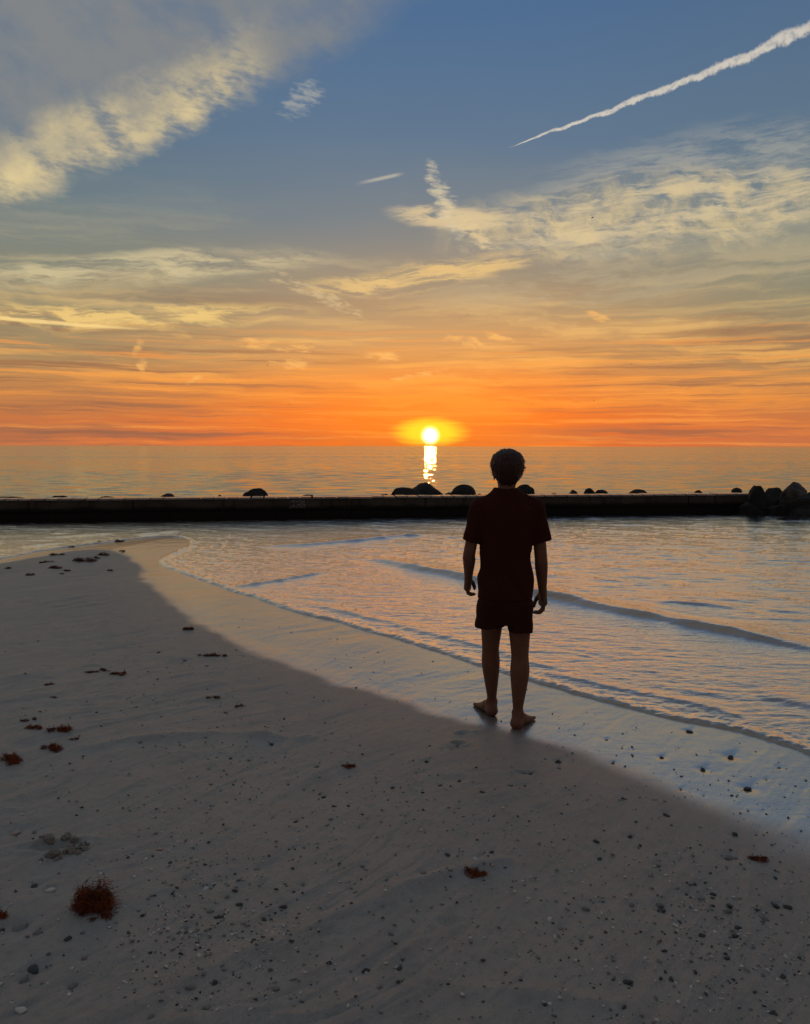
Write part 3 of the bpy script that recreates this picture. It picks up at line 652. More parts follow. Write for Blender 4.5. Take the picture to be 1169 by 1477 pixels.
def hz(px, py):
    s_ = sdist(np.array([px]), np.array([py]), land)
    return float(sand_h(np.array([float(px)]), np.array([float(py)]), s_ + 0.03 * fbm(np.array([px * 3.0]), np.array([py * 3.0]), 2, 2), sdist(np.array([px]), np.array([py]), dry))[0])
def hit(u, v):
    p = hit0(u, v)
    for _ in range(3): p = at_z(u, v, hz(p[0], p[1]))
    return p

# ------------------------------------------------------------------ water
WAVES = [(((500, 800), (600, 820), (680, 836), (800, 862), (930, 889), (1050, 913), (1169, 938), (1300, 962)), 0.17, 0.075),
         (((340, 788), (420, 788), (490, 783), (570, 774), (640, 770)), 0.20, 0.045),
         (((325, 851), (380, 842), (430, 833), (480, 824)), 0.09, 0.026),
         (((400, 868), (470, 876), (560, 898), (690, 932), (800, 965), (900, 990)), 0.08, 0.015),
         (((760, 968), (850, 986), (960, 1008), (1100, 1040)), 0.07, 0.013),
         (((1080, 1000), (1169, 1018), (1300, 1040)), 0.12, 0.02),
         (((190, 772), (240, 769), (262, 764)), 0.25, 0.03),
         (((940, 868), (1010, 872), (1080, 880)), 0.14, 0.02), (((60, 776), (120, 772), (180, 768)), 0.2, 0.02), (((20, 790), (90, 783)), 0.12, 0.015)]
Xw, Yw = fan(3.0, 24.5, 0.0030, -0.74, 0.74, 720, wide=(0.8, 1.0, 1.4, 2.2))
x, y = Xw.ravel(), Yw.ravel()
S = sdist(x, y, land) + 0.03 * fbm(x * 3, y * 3, 2, 2)
dep = -S
calm = sstep(dep, 0.0, 0.6)
far = sstep(dep, 1.2, 5.0)
xr = x + 0.25 * fbm(x * 0.8, y * 0.8, 2, 3); yr = y + 0.22 * x + 0.25 * fbm(x * 0.8 + 5, y * 0.8, 2, 4)
zr = 0.0125 * fbm(xr * 1.9, yr * 5.8, 4, 2, 0.55) * (0.6 + 0.5 * far) * (1 + 0.5 * fbm(x * .6, y * .6, 2, 7)) + 0.009 * far * fbm(xr * 0.9, yr * 2.8, 3, 5) + 0.0022 * fbm(x * 8, y * 13, 2, 1) * (1 - 0.6 * far)
zr = zr + 0.0045 * far * fbm(xr * 1.6 + 9, yr * 7.5, 2, 6)
zw = 0.004 + zr * (0.25 + 0.75 * calm)
for pts, wd, hg in WAVES:
    pl = smooth_line([at_z(*q)[:2] for q in pts], 2)
    d = seg_dist(x, y, pl)
    # steep on the shore side, long slope behind
    best = np.full(x.shape, 1e9); side = np.zeros(x.shape); along = np.zeros(x.shape); tot = 0
    L = [np.linalg.norm(b - a) for a, b in zip(pl[:-1], pl[1:])]; Lt = sum(L)
    for a, b, l_ in zip(pl[:-1], pl[1:], L):
        e = b - a; q = np.clip(((x - a[0]) * e[0] + (y - a[1]) * e[1]) / (e @ e), 0, 1)
        dd = (x - a[0] - q * e[0]) ** 2 + (y - a[1] - q * e[1]) ** 2
        k = dd < best; best = np.where(k, dd, best); side = np.where(k, e[0] * (y - a[1]) - e[1] * (x - a[0]), side); along = np.where(k, (tot + q * l_) / Lt, along); tot += l_
    ds_ = np.sqrt(best) * np.sign(side) + 0.05 * fbm(x * 2, y * 2, 2, 4)
    prof = np.where(ds_ > 0, np.exp(-(ds_ / (wd * 1.5)) ** 2), np.exp(-(ds_ / (wd * 0.55)) ** 2))
    endk = sstep(along, 0.0, 0.25) * sstep(1 - along, 0.0, 0.2)
    zw = zw + hg * prof * endk * (0.8 + 0.3 * fbm(x * 1.5, y * 1.5, 2, 5)) * sstep(dep, 0.0, 0.25)
lipz = 0.013 * np.exp(-((dep - 0.075) / 0.06) ** 2) * (1 + 0.5 * fbm(x * 5, y * 5, 2, 1)) + 0.007 * np.exp(-((dep - 0.10) / 0.13) ** 2) * fbm(x * 20, y * 24, 3, 2) + 0.0028 * sstep(dep, .05, .3) * (1 - sstep(dep, .7, 1.8)) * fbm(x * 12, y * 20, 3, 6)
zw = zw + lipz + 0.0042 * np.exp(-(np.maximum(dep, 0) / 0.40) ** 2) * sstep(dep, .02, .08) * fbm(x * 30, y * 30, 2, 4)
zw = np.where(dep < 0.03, zw - (0.03 - dep) * 0.5, zw)
Fw = grid_faces(*Xw.shape)
keep = (dep[Fw] > -0.12).any(1)
# the sheet ends under the seawall
WA, WB = np.array([-9.50, 19.05]), np.array([8.85, 21.85]); WD = (WB - WA) / np.linalg.norm(WB - WA); WN = np.array([-WD[1], WD[0]])
wside = (x - WA[0]) * WN[0] + (y - WA[1]) * WN[1]
keep &= (wside[Fw] < 0.45).all(1)
Fw = Fw[keep]; used = np.unique(Fw); remap = np.zeros(len(x), np.int64); remap[used] = np.arange(len(used))
tag(link('shallow_water', mesh_np('shallow_water', np.stack([x, y, zw], 1)[used], remap[Fw], M['near'])), kind='structure')
# open sea beyond the wall, out to the horizon
a0 = WA + WD * -900 + WN * 0.3; a1 = WA + WD * 900 + WN * 0.3
SV = []; rows = [0, 4, 10, 25, 60, 150, 400, 1000, 3000, 9000, 25000]; SF = []
for r_ in rows:
    for k in range(21):
        p = a0 + (a1 - a0) * (k / 20) + WN * r_ + WD * (k / 10 - 1) * r_ * 1.2; SV.append((p[0], p[1], 0.0))
tag(link('sea', mesh_np('sea', SV, grid_faces(len(rows), 21), M['sea'])), kind='structure')

# ------------------------------------------------------------------ place the pebbles
cnt = 0
for px, py, r_, kind, nm, lb, gr in PLACED:
    me_ = SM[kind] if nm == 'shell' else PM[kind][rng.integers(4)]
    z = hz(px, py)
    o = link(nm, me_, (px, py, z + (r_ * 0.02 if nm == 'shell' else r_ * 0.13)), rot=(rng.normal(0, .15), rng.normal(0, .15), rng.random() * 6.28), scale=(r_,) * 3)
    tag(o, lb, 'shell' if nm == 'shell' else 'pebble', gr)
# uncountable crumbs of shell, one mesh
V0, F0 = ico(1); allV, allF = [], []; nb = 0
crumbs = []
for cx_, cy_, sx_, sy_, n_ in CL: crumbs += [(rng.normal(cx_, sx_ * 1.2), rng.normal(cy_, sy_ * 1.2)) for _ in range(n_ * 9)]
crumbs += [(rng.uniform(-20, 1190), rng.uniform(880, 1480)) for _ in range(2200)]
cu = np.array([p for p in crumbs if 860 < p[1] < 1485 and -30 < p[0] < 1200])
pp = np.array([at_z(u, v, 0.08) for u, v in cu]); cs = sdist(pp[:, 0], pp[:, 1], land); cd = sdist(pp[:, 0], pp[:, 1], dry)
kk = cs > 0.15; pp, cs, cd = pp[kk], cs[kk], cd[kk]
zz = sand_h(pp[:, 0], pp[:, 1], cs + 0.03 * fbm(pp[:, 0] * 3, pp[:, 1] * 3, 2, 2), cd)
mats = rng.choice(3, len(pp), p=[.22, .46, .32]); FM = []
for (px, py, _), z, mi in zip(pp, zz, mats):
    r_ = float(np.clip(rng.gamma(2.5, 0.0015), 0.0017, 0.009)); V = V0 * np.array([1, .7, .5]) * r_ * (1 + 0.35 * rng.normal(size=(len(V0), 1)))
    a = rng.random() * 6.28; ca, sa = math.cos(a), math.sin(a)
    allV.append(np.stack([V[:, 0] * ca - V[:, 1] * sa + px, V[:, 0] * sa + V[:, 1] * ca + py, V[:, 2] + z + r_ * 0.15], 1)); allF.append(F0 + nb); nb += len(V0); FM += [mi] * len(F0)
me = mesh_np('shell_crumbs', np.vstack(allV), np.vstack(allF), None, False)
for k in ('peb_dark', 'peb_grey', 'peb_pale'): me.materials.append(M[k])
me.polygons.foreach_set('material_index', np.array(FM, np.int32))
tag(link('shell_crumbs', me), 'tiny broken shell crumbs sprinkled over the beach sand', 'shell crumbs', kind='stuff')

# ------------------------------------------------------------------ crumbled sand hole: clods round it
CLODS = [(70, 1212, 15), (97, 1211, 14), (108, 1215, 12), (118, 1220, 13), (122, 1226, 9), (70, 1234, 13), (80, 1235, 14), (86, 1233, 9), (103, 1230, 13), (94, 1229, 8), (112, 1231, 11), (102, 1222, 11)]
CLODS = [(u, v, wp, 0) for u, v, wp in CLODS] + [(u + rng.normal(0, 7), v + rng.normal(0, 4.5), rng.uniform(2.5, 6.5), 1) for u, v, wp in CLODS * 2]
for i, (u, v, wp, tiny) in enumerate(CLODS):
    p = hit(u, v); r_ = wp * np.linalg.norm(p - CAM) / FPX / 2 * (1.0 if tiny else rng.uniform(.6, 1.15))
    V, F = I3; V = V * np.array([1, .8 + .3 * rng.random(), .62 + .3 * rng.random()]) * (1 + 0.75 * n3(V, 1.5, i) + 0.5 * n3(V, 4.0, i + 1) + 0.3 * n3(V, 9.0, i + 2))[:, None]
    o = link('sand_clod', mesh_np('sand_clod', V * r_, F, M['clod']), (p[0], p[1], hz(p[0], p[1]) + r_ * 0.15), rot=(rng.random(), rng.random(), rng.random() * 6))
    sd_ = ('small crumb' if tiny else 'crumbly lump') + ' of damp sand ' + ('on the far rim of the dug hole' if v < 1217 else 'on the right rim of the dug hole' if u > 92 else 'on the near rim of the dug hole' if v > 1229 else 'on the left rim of the dug hole') + ', lower left'
    tag(o, sd_, 'sand clod', sd_.replace('crumb ', 'crumbs ').replace('lump ', 'lumps '))

# ------------------------------------------------------------------ seaweed
def tubes(Pts, rad):
    """many three-sided tapering tubes at once: Pts (n, m, 3)"""
    n_, m_, _ = Pts.shape
    d = np.empty_like(Pts); d[:, 1:-1] = Pts[:, 2:] - Pts[:, :-2]; d[:, 0] = Pts[:, 1] - Pts[:, 0]; d[:, -1] = Pts[:, -1] - Pts[:, -2]
    d /= np.linalg.norm(d, axis=2, keepdims=True) + 1e-9
    a_ = np.cross(d, np.array([0.3, 0.2, 0.93])); a_ /= np.linalg.norm(a_, axis=2, keepdims=True) + 1e-9; c_ = np.cross(d, a_)
    rr_ = rad * (1 - 0.75 * np.arange(m_) / (m_ - 1))[None, :, None]
    V = np.stack([Pts + (a_ * math.cos(2.094 * k) + c_ * math.sin(2.094 * k)) * rr_ for k in range(3)], 2).reshape(-1, 3)
    i, j, k = np.meshgrid(np.arange(n_), np.arange(m_ - 1), np.arange(3), indexing='ij'); b = (i * m_ + j) * 3; q = (b + k).ravel(); w_ = (b + (k + 1) % 3).ravel()
    return V, np.vstack([np.stack([q, w_, w_ + 3], 1), np.stack([q, w_ + 3, q + 3], 1)])
def weed_mesh(name, L, W, H, n, seed, thick, mat, curl=1.0, leaf=3):
    r = np.random.default_rng(seed); m_ = 5
    a = r.random(n) * 6.283; rho = r.random(n) ** 0.6
    nc = 9 if n > 1000 else max(3, min(7, n // 45)); tq = np.linspace(-1, 1, nc) * .74 + r.normal(size=nc) * .12
    cxy = np.stack([tq * L * .5, r.normal(size=nc) * W * .20 + np.sin(tq * 2 + seed) * W * .14], 1); csz = r.uniform(.5, 1.1, nc) * (1 - .35 * np.abs(tq)); ci = r.integers(0, nc, n)
    if n > 1000: cxy[:, 1] = r.uniform(-.35, .35, nc) * W; csz = csz * 1.25
    sx_ = np.maximum(L / nc * 1.25, L * .16) * csz[ci]; sy_ = W * .42 * csz[ci]
    st = np.stack([cxy[ci, 0] + np.cos(a) * rho * sx_ * .8, cxy[ci, 1] + np.sin(a) * rho * sy_, r.random(n) * H * .78 * csz[ci] * (1 - rho ** 2)], 1)
    d = np.stack([np.cos(a) * .7 + r.normal(size=n) * .8, np.sin(a) * .5 + r.normal(size=n) * .8, .35 + r.normal(size=n) * .6], 1); d /= np.linalg.norm(d, axis=1, keepdims=True)
    ln = ((.25 + .35 * r.random(n)) * (H * .75 + W * .22))[:, None]; pts = [st]
    for i in range(m_):
        d = d + r.normal(size=(n, 3)) * .38 * curl + np.array([0, 0, -.10]); d /= np.linalg.norm(d, axis=1, keepdims=True)
        q = pts[-1] + d * ln / m_; q[:, 2] = np.maximum(q[:, 2], thick * .3); pts.append(q)
    A = np.stack(pts, 1); V, F = tubes(A, thick); Vs, Fs = [V], [F]; nb_ = len(V)
    for _k in range(leaf):
        i = r.integers(1, m_, n); e = d + r.normal(size=(n, 3)) * .9; e /= np.linalg.norm(e, axis=1, keepdims=True)
        p0 = A[np.arange(n), i]; q = p0 + e * ln * .22; q[:, 2] = np.maximum(q[:, 2], 0)
        V, F = tubes(np.stack([p0, (p0 + q) / 2 + r.normal(size=(n, 3)) * ln * .03, q], 1), thick * .8); Vs.append(V); Fs.append(F + nb_); nb_ += len(V)
    return mesh_np(name, np.vstack(Vs), np.vstack(Fs), mat, False)
WEEDS = [ # u, v(base), width px, height px, strands, colour, label
 (137, 1306, 58, 46, 1500, 'weed', 'large bushy tuft of red seaweed on the lower left sand'),
 (148, 1324, 22, 12, 120, 'weed', None),
 (12, 1098, 36, 11, 420, 'weed', 'flat red seaweed clump cut by the left edge beside wet sand'),
 (1, 1320, 18, 12, 220, 'weed', 'small red seaweed tuft cut by the left edge near the large shell'),
 (304, 946, 42, 6, 420, 'weed_dull', 'long thin brown seaweed strip alone near the shining wet sand'),
 (681, 1258, 40, 8, 500, 'weed', 'slanting red seaweed sprig on the sand below the person'),
 (1096, 1240, 28, 7, 320, 'weed', 'red seaweed sprig lying alone on the right sand'),
 (503, 1106, 15, 9, 200, 'weed', 'tiny round red seaweed tuft on the middle sand'),
 (85, 1055, 32, 9, 380, 'weed', 'widest red seaweed clump in the upper left group near the edge'),
 (78, 1079, 28, 8, 300, 'weed', 'red seaweed clump at the bottom of the upper left group'),
 (50, 1051, 18, 8, 200, 'weed', 'red seaweed tuft left of the widest clump in the upper left group'),
 (38, 1040, 15, 6, 160, 'weed_dull', 'small brown seaweed tuft at the far end of the upper left group'),
 (107, 1067, 11, 5, 110, 'weed', 'tiny red seaweed bit right of the upper left group'),
 (140, 969, 28, 4, 240, 'weed_dull', 'thin flat seaweed strip left of its thicker neighbour on the left sand'),
 (169, 973, 20, 6, 240, 'weed', 'thicker seaweed clump at the right end of the broken strip'),
 (71, 988, 11, 5, 120, 'weed', 'tiny red seaweed tuft below the broken strip on the left sand'),
 (77, 1006, 9, 3, 90, 'weed_dull', 'faint brown seaweed scrap above the upper left group'),
 (272, 908, 14, 8, 240, 'weed_dull', 'small dark seaweed knot closest to the shining wet sand'),
 (308, 1006, 16, 5, 160, 'weed_dull', 'small brown seaweed scrap on the middle left sand'),
 (344, 1019, 9, 5, 90, 'weed_dull', 'tiny brown seaweed bit right of the small scrap'),
 (68, 811, 16, 5, 150, 'weed_dull', 'brown seaweed clump left of centre on the far sand spit'),
 (77, 820, 17, 6, 180, 'weed_dull', 'brown seaweed clump below its twin on the far sand spit'),
 (121, 810, 29, 8, 260, 'weed_dull', 'widest brown seaweed heap on the far sand spit'),
 (149, 801, 14, 7, 160, 'weed_dull', 'dark mounded seaweed heap at the right of the far sand spit'),
 (140, 805, 12, 4, 90, 'weed_dull', 'low seaweed scrap between the two largest heaps on the far spit'),
 (82, 800, 18, 5, 140, 'weed_dull', 'thin seaweed clump nearest the left water on the far spit'),
 (43, 830, 9, 6, 120, 'weed_dull', 'small pointed seaweed tuft at the left of the far spit'),
 (96, 823, 9, 4, 90, 'weed_dull', 'small seaweed bit right of the twin clumps on the far spit'),
 (159, 823, 7, 5, 90, 'weed_dull', 'round seaweed dot alone on the right side of the far spit'),
 (11, 820, 8, 4, 80, 'weed_dull', 'small seaweed bit at the left edge of the far spit'),
 (89, 828, 5, 3, 50, 'weed_dull', 'tiny seaweed crumb below the twin clumps on the far spit'),
 (101, 789, 11, 4, 90, 'weed_dull', 'seaweed scrap at the left water line of the far spit'),
 (146, 783, 9, 5, 120, 'weed_dull', 'dark seaweed knot at the water line near the spit tip'),
 (172, 781, 12, 5, 140, 'weed_dull', 'dark seaweed knot in the golden wet sand at the spit tip'),
 (176, 795, 8, 4, 80, 'weed_dull', 'small seaweed bit behind the wet sand on the spit'),
]
last = None
for i, (u, v, wp, hp, n, mk, lb) in enumerate(WEEDS):
    p = hit(u, v); k = np.linalg.norm(p - CAM) / FPX
    L_, H_ = wp * k * (0.70 if i == 0 else 1.0), max(hp * k * (0.72 if i == 0 else 0.9), 0.012)
    Wd = min(L_ * 0.75, H_ * 2.2 + 0.02)
    th = max(0.0011, 0.0007 * np.linalg.norm(p) / 3.0 + 0.0006)
    zz_ = hz(p[0], p[1])
    rot = (0, 0, -0.35 if u in (681, 1096) else rng.normal(0, .12))
    me_ = weed_mesh('seaweed_clump', L_, Wd, H_, n, i, th, M[mk])
    if lb is None:
        bpy.context.view_layer.update()
        o = link('trailing_frond', me_, parent=last); o.location = (p[0] - last.location.x, p[1] - last.location.y, zz_ - last.location.z); continue
    o = link('seaweed_clump', me_, (p[0], p[1], zz_ - 0.002), rot=rot)
    if i == 0: o.rotation_euler = (0, 0, 0)
    last = o; tag(o, lb, 'seaweed', 'seaweed washed up on the sand')

# ------------------------------------------------------------------ seawall with cap slabs
def box_mesh(name, x0, x1, y0, y1, z0, z1, mat, bev=0.008):
    import bmesh
    bm = bmesh.new(); bmesh.ops.create_cube(bm, size=1.0)
    for v_ in bm.verts: v_.co = Vector(((x0 + x1) / 2 + v_.co.x * (x1 - x0), (y0 + y1) / 2 + v_.co.y * (y1 - y0), (z0 + z1) / 2 + v_.co.z * (z1 - z0)))
    if bev: bmesh.ops.bevel(bm, geom=bm.edges[:], offset=bev, segments=1, affect='EDGES')
    me_ = bpy.data.meshes.new(name); bm.to_mesh(me_); bm.free(); me_.materials.append(mat); return me_
ang = math.atan2(WD[1], WD[0])
wall = bpy.data.objects.new('seawall', None); COL.objects.link(wall); wall.location = (WA[0], WA[1], 0); wall.rotation_euler = (0, 0, ang)
tag(wall, 'low dark concrete seawall across the water with pale wet cap slabs', 'seawall')
LEN = 20.2; TOP = 0.49
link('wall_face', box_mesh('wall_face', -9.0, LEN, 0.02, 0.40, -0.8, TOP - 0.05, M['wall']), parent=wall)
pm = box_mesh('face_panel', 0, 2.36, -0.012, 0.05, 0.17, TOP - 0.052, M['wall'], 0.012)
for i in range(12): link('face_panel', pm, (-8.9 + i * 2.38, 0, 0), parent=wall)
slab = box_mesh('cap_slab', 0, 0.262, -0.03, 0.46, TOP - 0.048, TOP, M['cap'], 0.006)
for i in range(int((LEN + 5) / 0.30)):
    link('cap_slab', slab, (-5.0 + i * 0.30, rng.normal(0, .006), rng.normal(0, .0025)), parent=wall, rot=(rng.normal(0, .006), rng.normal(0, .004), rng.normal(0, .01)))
def wall_local(u):   # distance along the wall line for a photo column
    d = ray(u, 730)[:2]; A_ = np.array([[d[0], -WD[0]], [d[1], -WD[1]]]); k = np.linalg.solve(A_, WA); return k[1]
nx0, nx1 = wall_local(417), wall_local(441)
link('stencilled_notice', box_mesh('stencilled_notice', 0, nx1 - nx0, -0.018, -0.0125, 0.22, 0.425, M['notice'], 0), (nx0, 0, 0), parent=wall)

# ------------------------------------------------------------------ rocks
def rock_mesh(seed, sx, sy, sz, mat, peak=0.0, cuts=7):
    r = np.random.default_rng(seed); V, F = ico(4)
    V = V.copy()
    for _ in range(cuts):
        nrm = r.normal(size=3); nrm[2] = abs(nrm[2]) * 0.8; nrm /= np.linalg.norm(nrm); lim = 0.55 + 0.30 * r.random(); d = V @ nrm; V = V - np.outer(np.clip(d - lim, 0, None) * 0.94, nrm)
    V = V * (1 + 0.14 * n3(V, 1.2, seed) + 0.09 * n3(V, 3.0, seed + 1) + 0.05 * n3(V, 8.0, seed + 2) + 0.02 * n3(V, 20.0, seed + 3))[:, None]
    V = V - (V.max(0) + V.min(0)) / 2 * np.array([1, 1, 0]); V = V / np.where(V > 0, V.max(0), -V.min(0)); V = np.sign(V) * np.abs(V) ** np.array([0.92, 0.95, 0.85])
    if peak: V[:, 0] += peak * np.clip(V[:, 2], 0, 1); sq = 1 - 0.58 * np.clip(V[:, 2], 0, 1); V[:, 0] = peak + (V[:, 0] - peak) * sq; V[:, 0] /= np.abs(V[:, 0]).max()
    return mesh_np('rock', V * np.array([sx, sy, sz]), F, mat)
ROCKS = [ # u0, u1, top v, depth behind (+) / before (-) the wall, bottom z, colour, peak, label
 (-14, 46, 716, 1.5, -.3, 'rock', 0, 'long flat dark rock behind the seawall at the left edge'),
 (70, 106, 714.5, 1.5, -.3, 'rock', 0, 'flat two humped dark rock, second from left behind the seawall'),
 (137, 174, 715.5, 1.4, -.3, 'rock', 0, 'flat dark rock, third from left behind the seawall'),
 (218, 228, 717, 1.2, -.3, 'rock', 0, 'tiny rock tip left of the rounded rock behind the seawall'),
 (230, 257, 711.5, 1.4, -.3, 'rock', 0, 'small rounded dark rock behind the left half of the seawall'),
 (312, 321, 713.5, 1.2, -.3, 'rock', .2, 'small pointed rock tip behind the seawall left of the blocky boulder'),
 (350, 391, 704, 1.6, -.3, 'rock', 0, 'blocky square topped boulder standing above the seawall'),
 (433, 460, 713.5, 1.0, -.3, 'rock', 0, 'flat rock sliver above the pale notice on the seawall'),
 (546, 562, 712.5, 1.4, -.3, 'rock', 0, 'low rock tip at the left foot of the peaked boulder'),
 (556, 616, 703, 1.9, -.3, 'rock', 0, 'long low rock leaning against the peaked boulder below the sun'),
 (574, 650, 695.5, 2.3, -.4, 'rock', .06, 'tall peaked boulder behind the seawall below the sun'),
 (640, 654, 710, 1.6, -.3, 'rock', 0, 'low rock between the peaked and the domed boulder'),
 (648, 688, 698.5, 2.1, -.4, 'rock', 0, 'domed boulder behind the seawall left of the person'),
 (684, 700, 712, 1.6, -.3, 'rock', 0, 'small low rock beside the person\'s left shoulder'),
 (738, 773, 698.5, 2.1, -.4, 'rock', 0, 'sloping boulder showing right of the person\'s neck'),
 (794, 806, 711, 1.4, -.3, 'rock', 0, 'tiny rock tip right of the person behind the seawall'),
 (815, 836, 706.5, 1.6, -.3, 'rock', .2, 'wedge shaped rock left of the pair behind the seawall'),
 (842, 862, 703.5, 1.7, -.3, 'rock', 0, 'taller of the touching pair of rocks behind the seawall'),
 (857, 876, 706, 1.6, -.3, 'rock', 0, 'lower right rock of the touching pair behind the seawall'),
 (908, 935, 705.5, 1.7, -.3, 'rock', 0, 'flat rounded rock alone behind the right half of the seawall'),
 (1003, 1018, 707, 1.4, -.3, 'rock', 0, 'small low rock behind the seawall left of the pointed one'),
 (1055, 1073, 703, 1.4, -.3, 'rock', 0, 'pointed rock on the seawall just left of the rock pile'),
 (1080, 1107, 700, -.5, -.3, 'rock', .15, 'round topped rock at the left of the rock pile'),
 (1095, 1142, 703, -.2, -.3, 'rock', 0, 'broad dark rock in the middle of the rock pile'),
 (1122, 1168, 695, -.6, 0.0, 'rock_pale', .1, 'tall grey faced boulder on top of the rock pile'),
 (1156, 1215, 701, -.4, -.3, 'rock', 0, 'dark boulder cut by the right edge on the rock pile'),
 (1068, 1108, 723, -.5, -.3, 'rock', 0, 'dark rounded rock at the waterline below the pile\'s left end'),
 (1100, 1142, 725, -.7, -.3, 'rock', 0, 'flat topped rock at the waterline in the rock pile'),
 (1132, 1190, 728, -1.2, -.3, 'rock', 0, 'wide black rock at the waterline by the right edge'),
 (1170, 1260, 712, -1.0, -.3, 'rock', 0, 'black boulder mostly beyond the right edge'),
 (1120, 1180, 712, -.8, -.3, 'rock', 0, 'dark rock under the tall grey faced boulder'),
]
for i, (u0, u1, tv, off, zb, mk, pk, lb) in enumerate(ROCKS):
    uc = (u0 + u1) / 2; d = ray(uc, tv); k = np.linalg.solve(np.array([[d[0], -WD[0]], [d[1], -WD[1]]]), WA + WN * off)
    yy = k[0] * d[1]; p = at_y(uc, tv, yy); hw_ = (at_y(u1, tv, yy) - at_y(u0, tv, yy))[0] / 2
    cz = (p[2] + zb) / 2; sz = (p[2] - zb) / 2
    if off > 0:                       # seen only over the wall top: the widest part sits at the sight line over it
        zs = at_y(uc, 718.5 - 8.5 * uc / 1060, yy)[2]; top = p[2]
        cz = zs - 0.10 - 0.25 * max(0, top - zs); sz = top - cz; me_ = rock_mesh(20 + i, hw_, max(0.3, hw_ * 0.8), sz, M[mk], pk, 1 if ('domed' in lb or 'round' in lb) else 5)
        co = np.array([v_.co[:] for v_ in me_.vertices]); lowm = co[:, 2] < 0; co[lowm, 2] *= (cz + 0.35) / sz
        me_.vertices.foreach_set('co', co.astype(np.float32).ravel()); me_.update()
    else:
        me_ = rock_mesh(20 + i, hw_ * 0.96, max(0.35, hw_ * 0.9), sz, M[mk], 0, 3 if 'round' in lb else 6)
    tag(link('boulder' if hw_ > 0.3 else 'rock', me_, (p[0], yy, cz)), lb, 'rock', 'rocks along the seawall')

# ------------------------------------------------------------------ birds
def bird_mesh(span):
    V = []; F = []
    def add(v, f): b = len(V); V.extend(v); F.extend([tuple(i + b for i in q) for q in f])
    n = 8; sec = [(-.24, .005), (-.16, .03), (-.03, .055), (.10, .045), (.17, .03), (.23, .006)]
    v = []; f = []
    for yv, r_ in sec:
        for k in range(n): v.append((r_ * math.cos(6.283 * k / n), yv, r_ * 0.9 * math.sin(6.283 * k / n)))
    for i in range(len(sec) - 1):
        for k in range(n): f.append((i * n + k, i * n + (k + 1) % n, (i + 1) * n + (k + 1) % n, (i + 1) * n + k))
    add(v, f)
    for s_ in (-1, 1):
        st = [(0.03, .08, -.07, .03), (.22, .09, -.05, .12), (.40, .04, -.05, .10), (.52, -.05, -.08, .06)]; v = []; f = []
        for xs, yf, yb, zz_ in st: v += [(s_ * xs, yf, zz_), (s_ * xs, yb, zz_ - .005), (s_ * xs, (yf + yb) / 2, zz_ - .02)]
        for i in range(3):
            b = i * 3
            for k in range(3): f.append((b + k, b + (k + 1) % 3, b + 3 + (k + 1) % 3, b + 3 + k))
        add(v, f)
    return mesh_np('bird', np.array(V) * span, np.array(F), M['bird'])
BM = bird_mesh(1.1)
for u, v, wp, rz, ry, lb in ((855, 314, 8, .8, -.5, 'dark bird gliding in the upper right cirrus'), (417, 583, 5, .2, .3, 'small dark bird low over the sea left of the sun'),
                             (911, 525, 4, 1.0, .2, 'tiny bird high in the orange sky right of the person'), (857, 578, 4, 2.0, .3, 'tiny bird low in the orange sky right of the person'),
                             (386, 527, 4, 1.5, .4, 'tiny bird beside the small orange cloud left of the sun'), (69, 631, 5, .4, .2, 'tiny bird just above the horizon at far left')):
    D_ = 1.1 / (wp / FPX); p = CAM + ray(u, v) * D_
    tag(link('bird', BM, tuple(p), rot=(0.1, ry, rz)), lb, 'bird', 'birds in the sky')

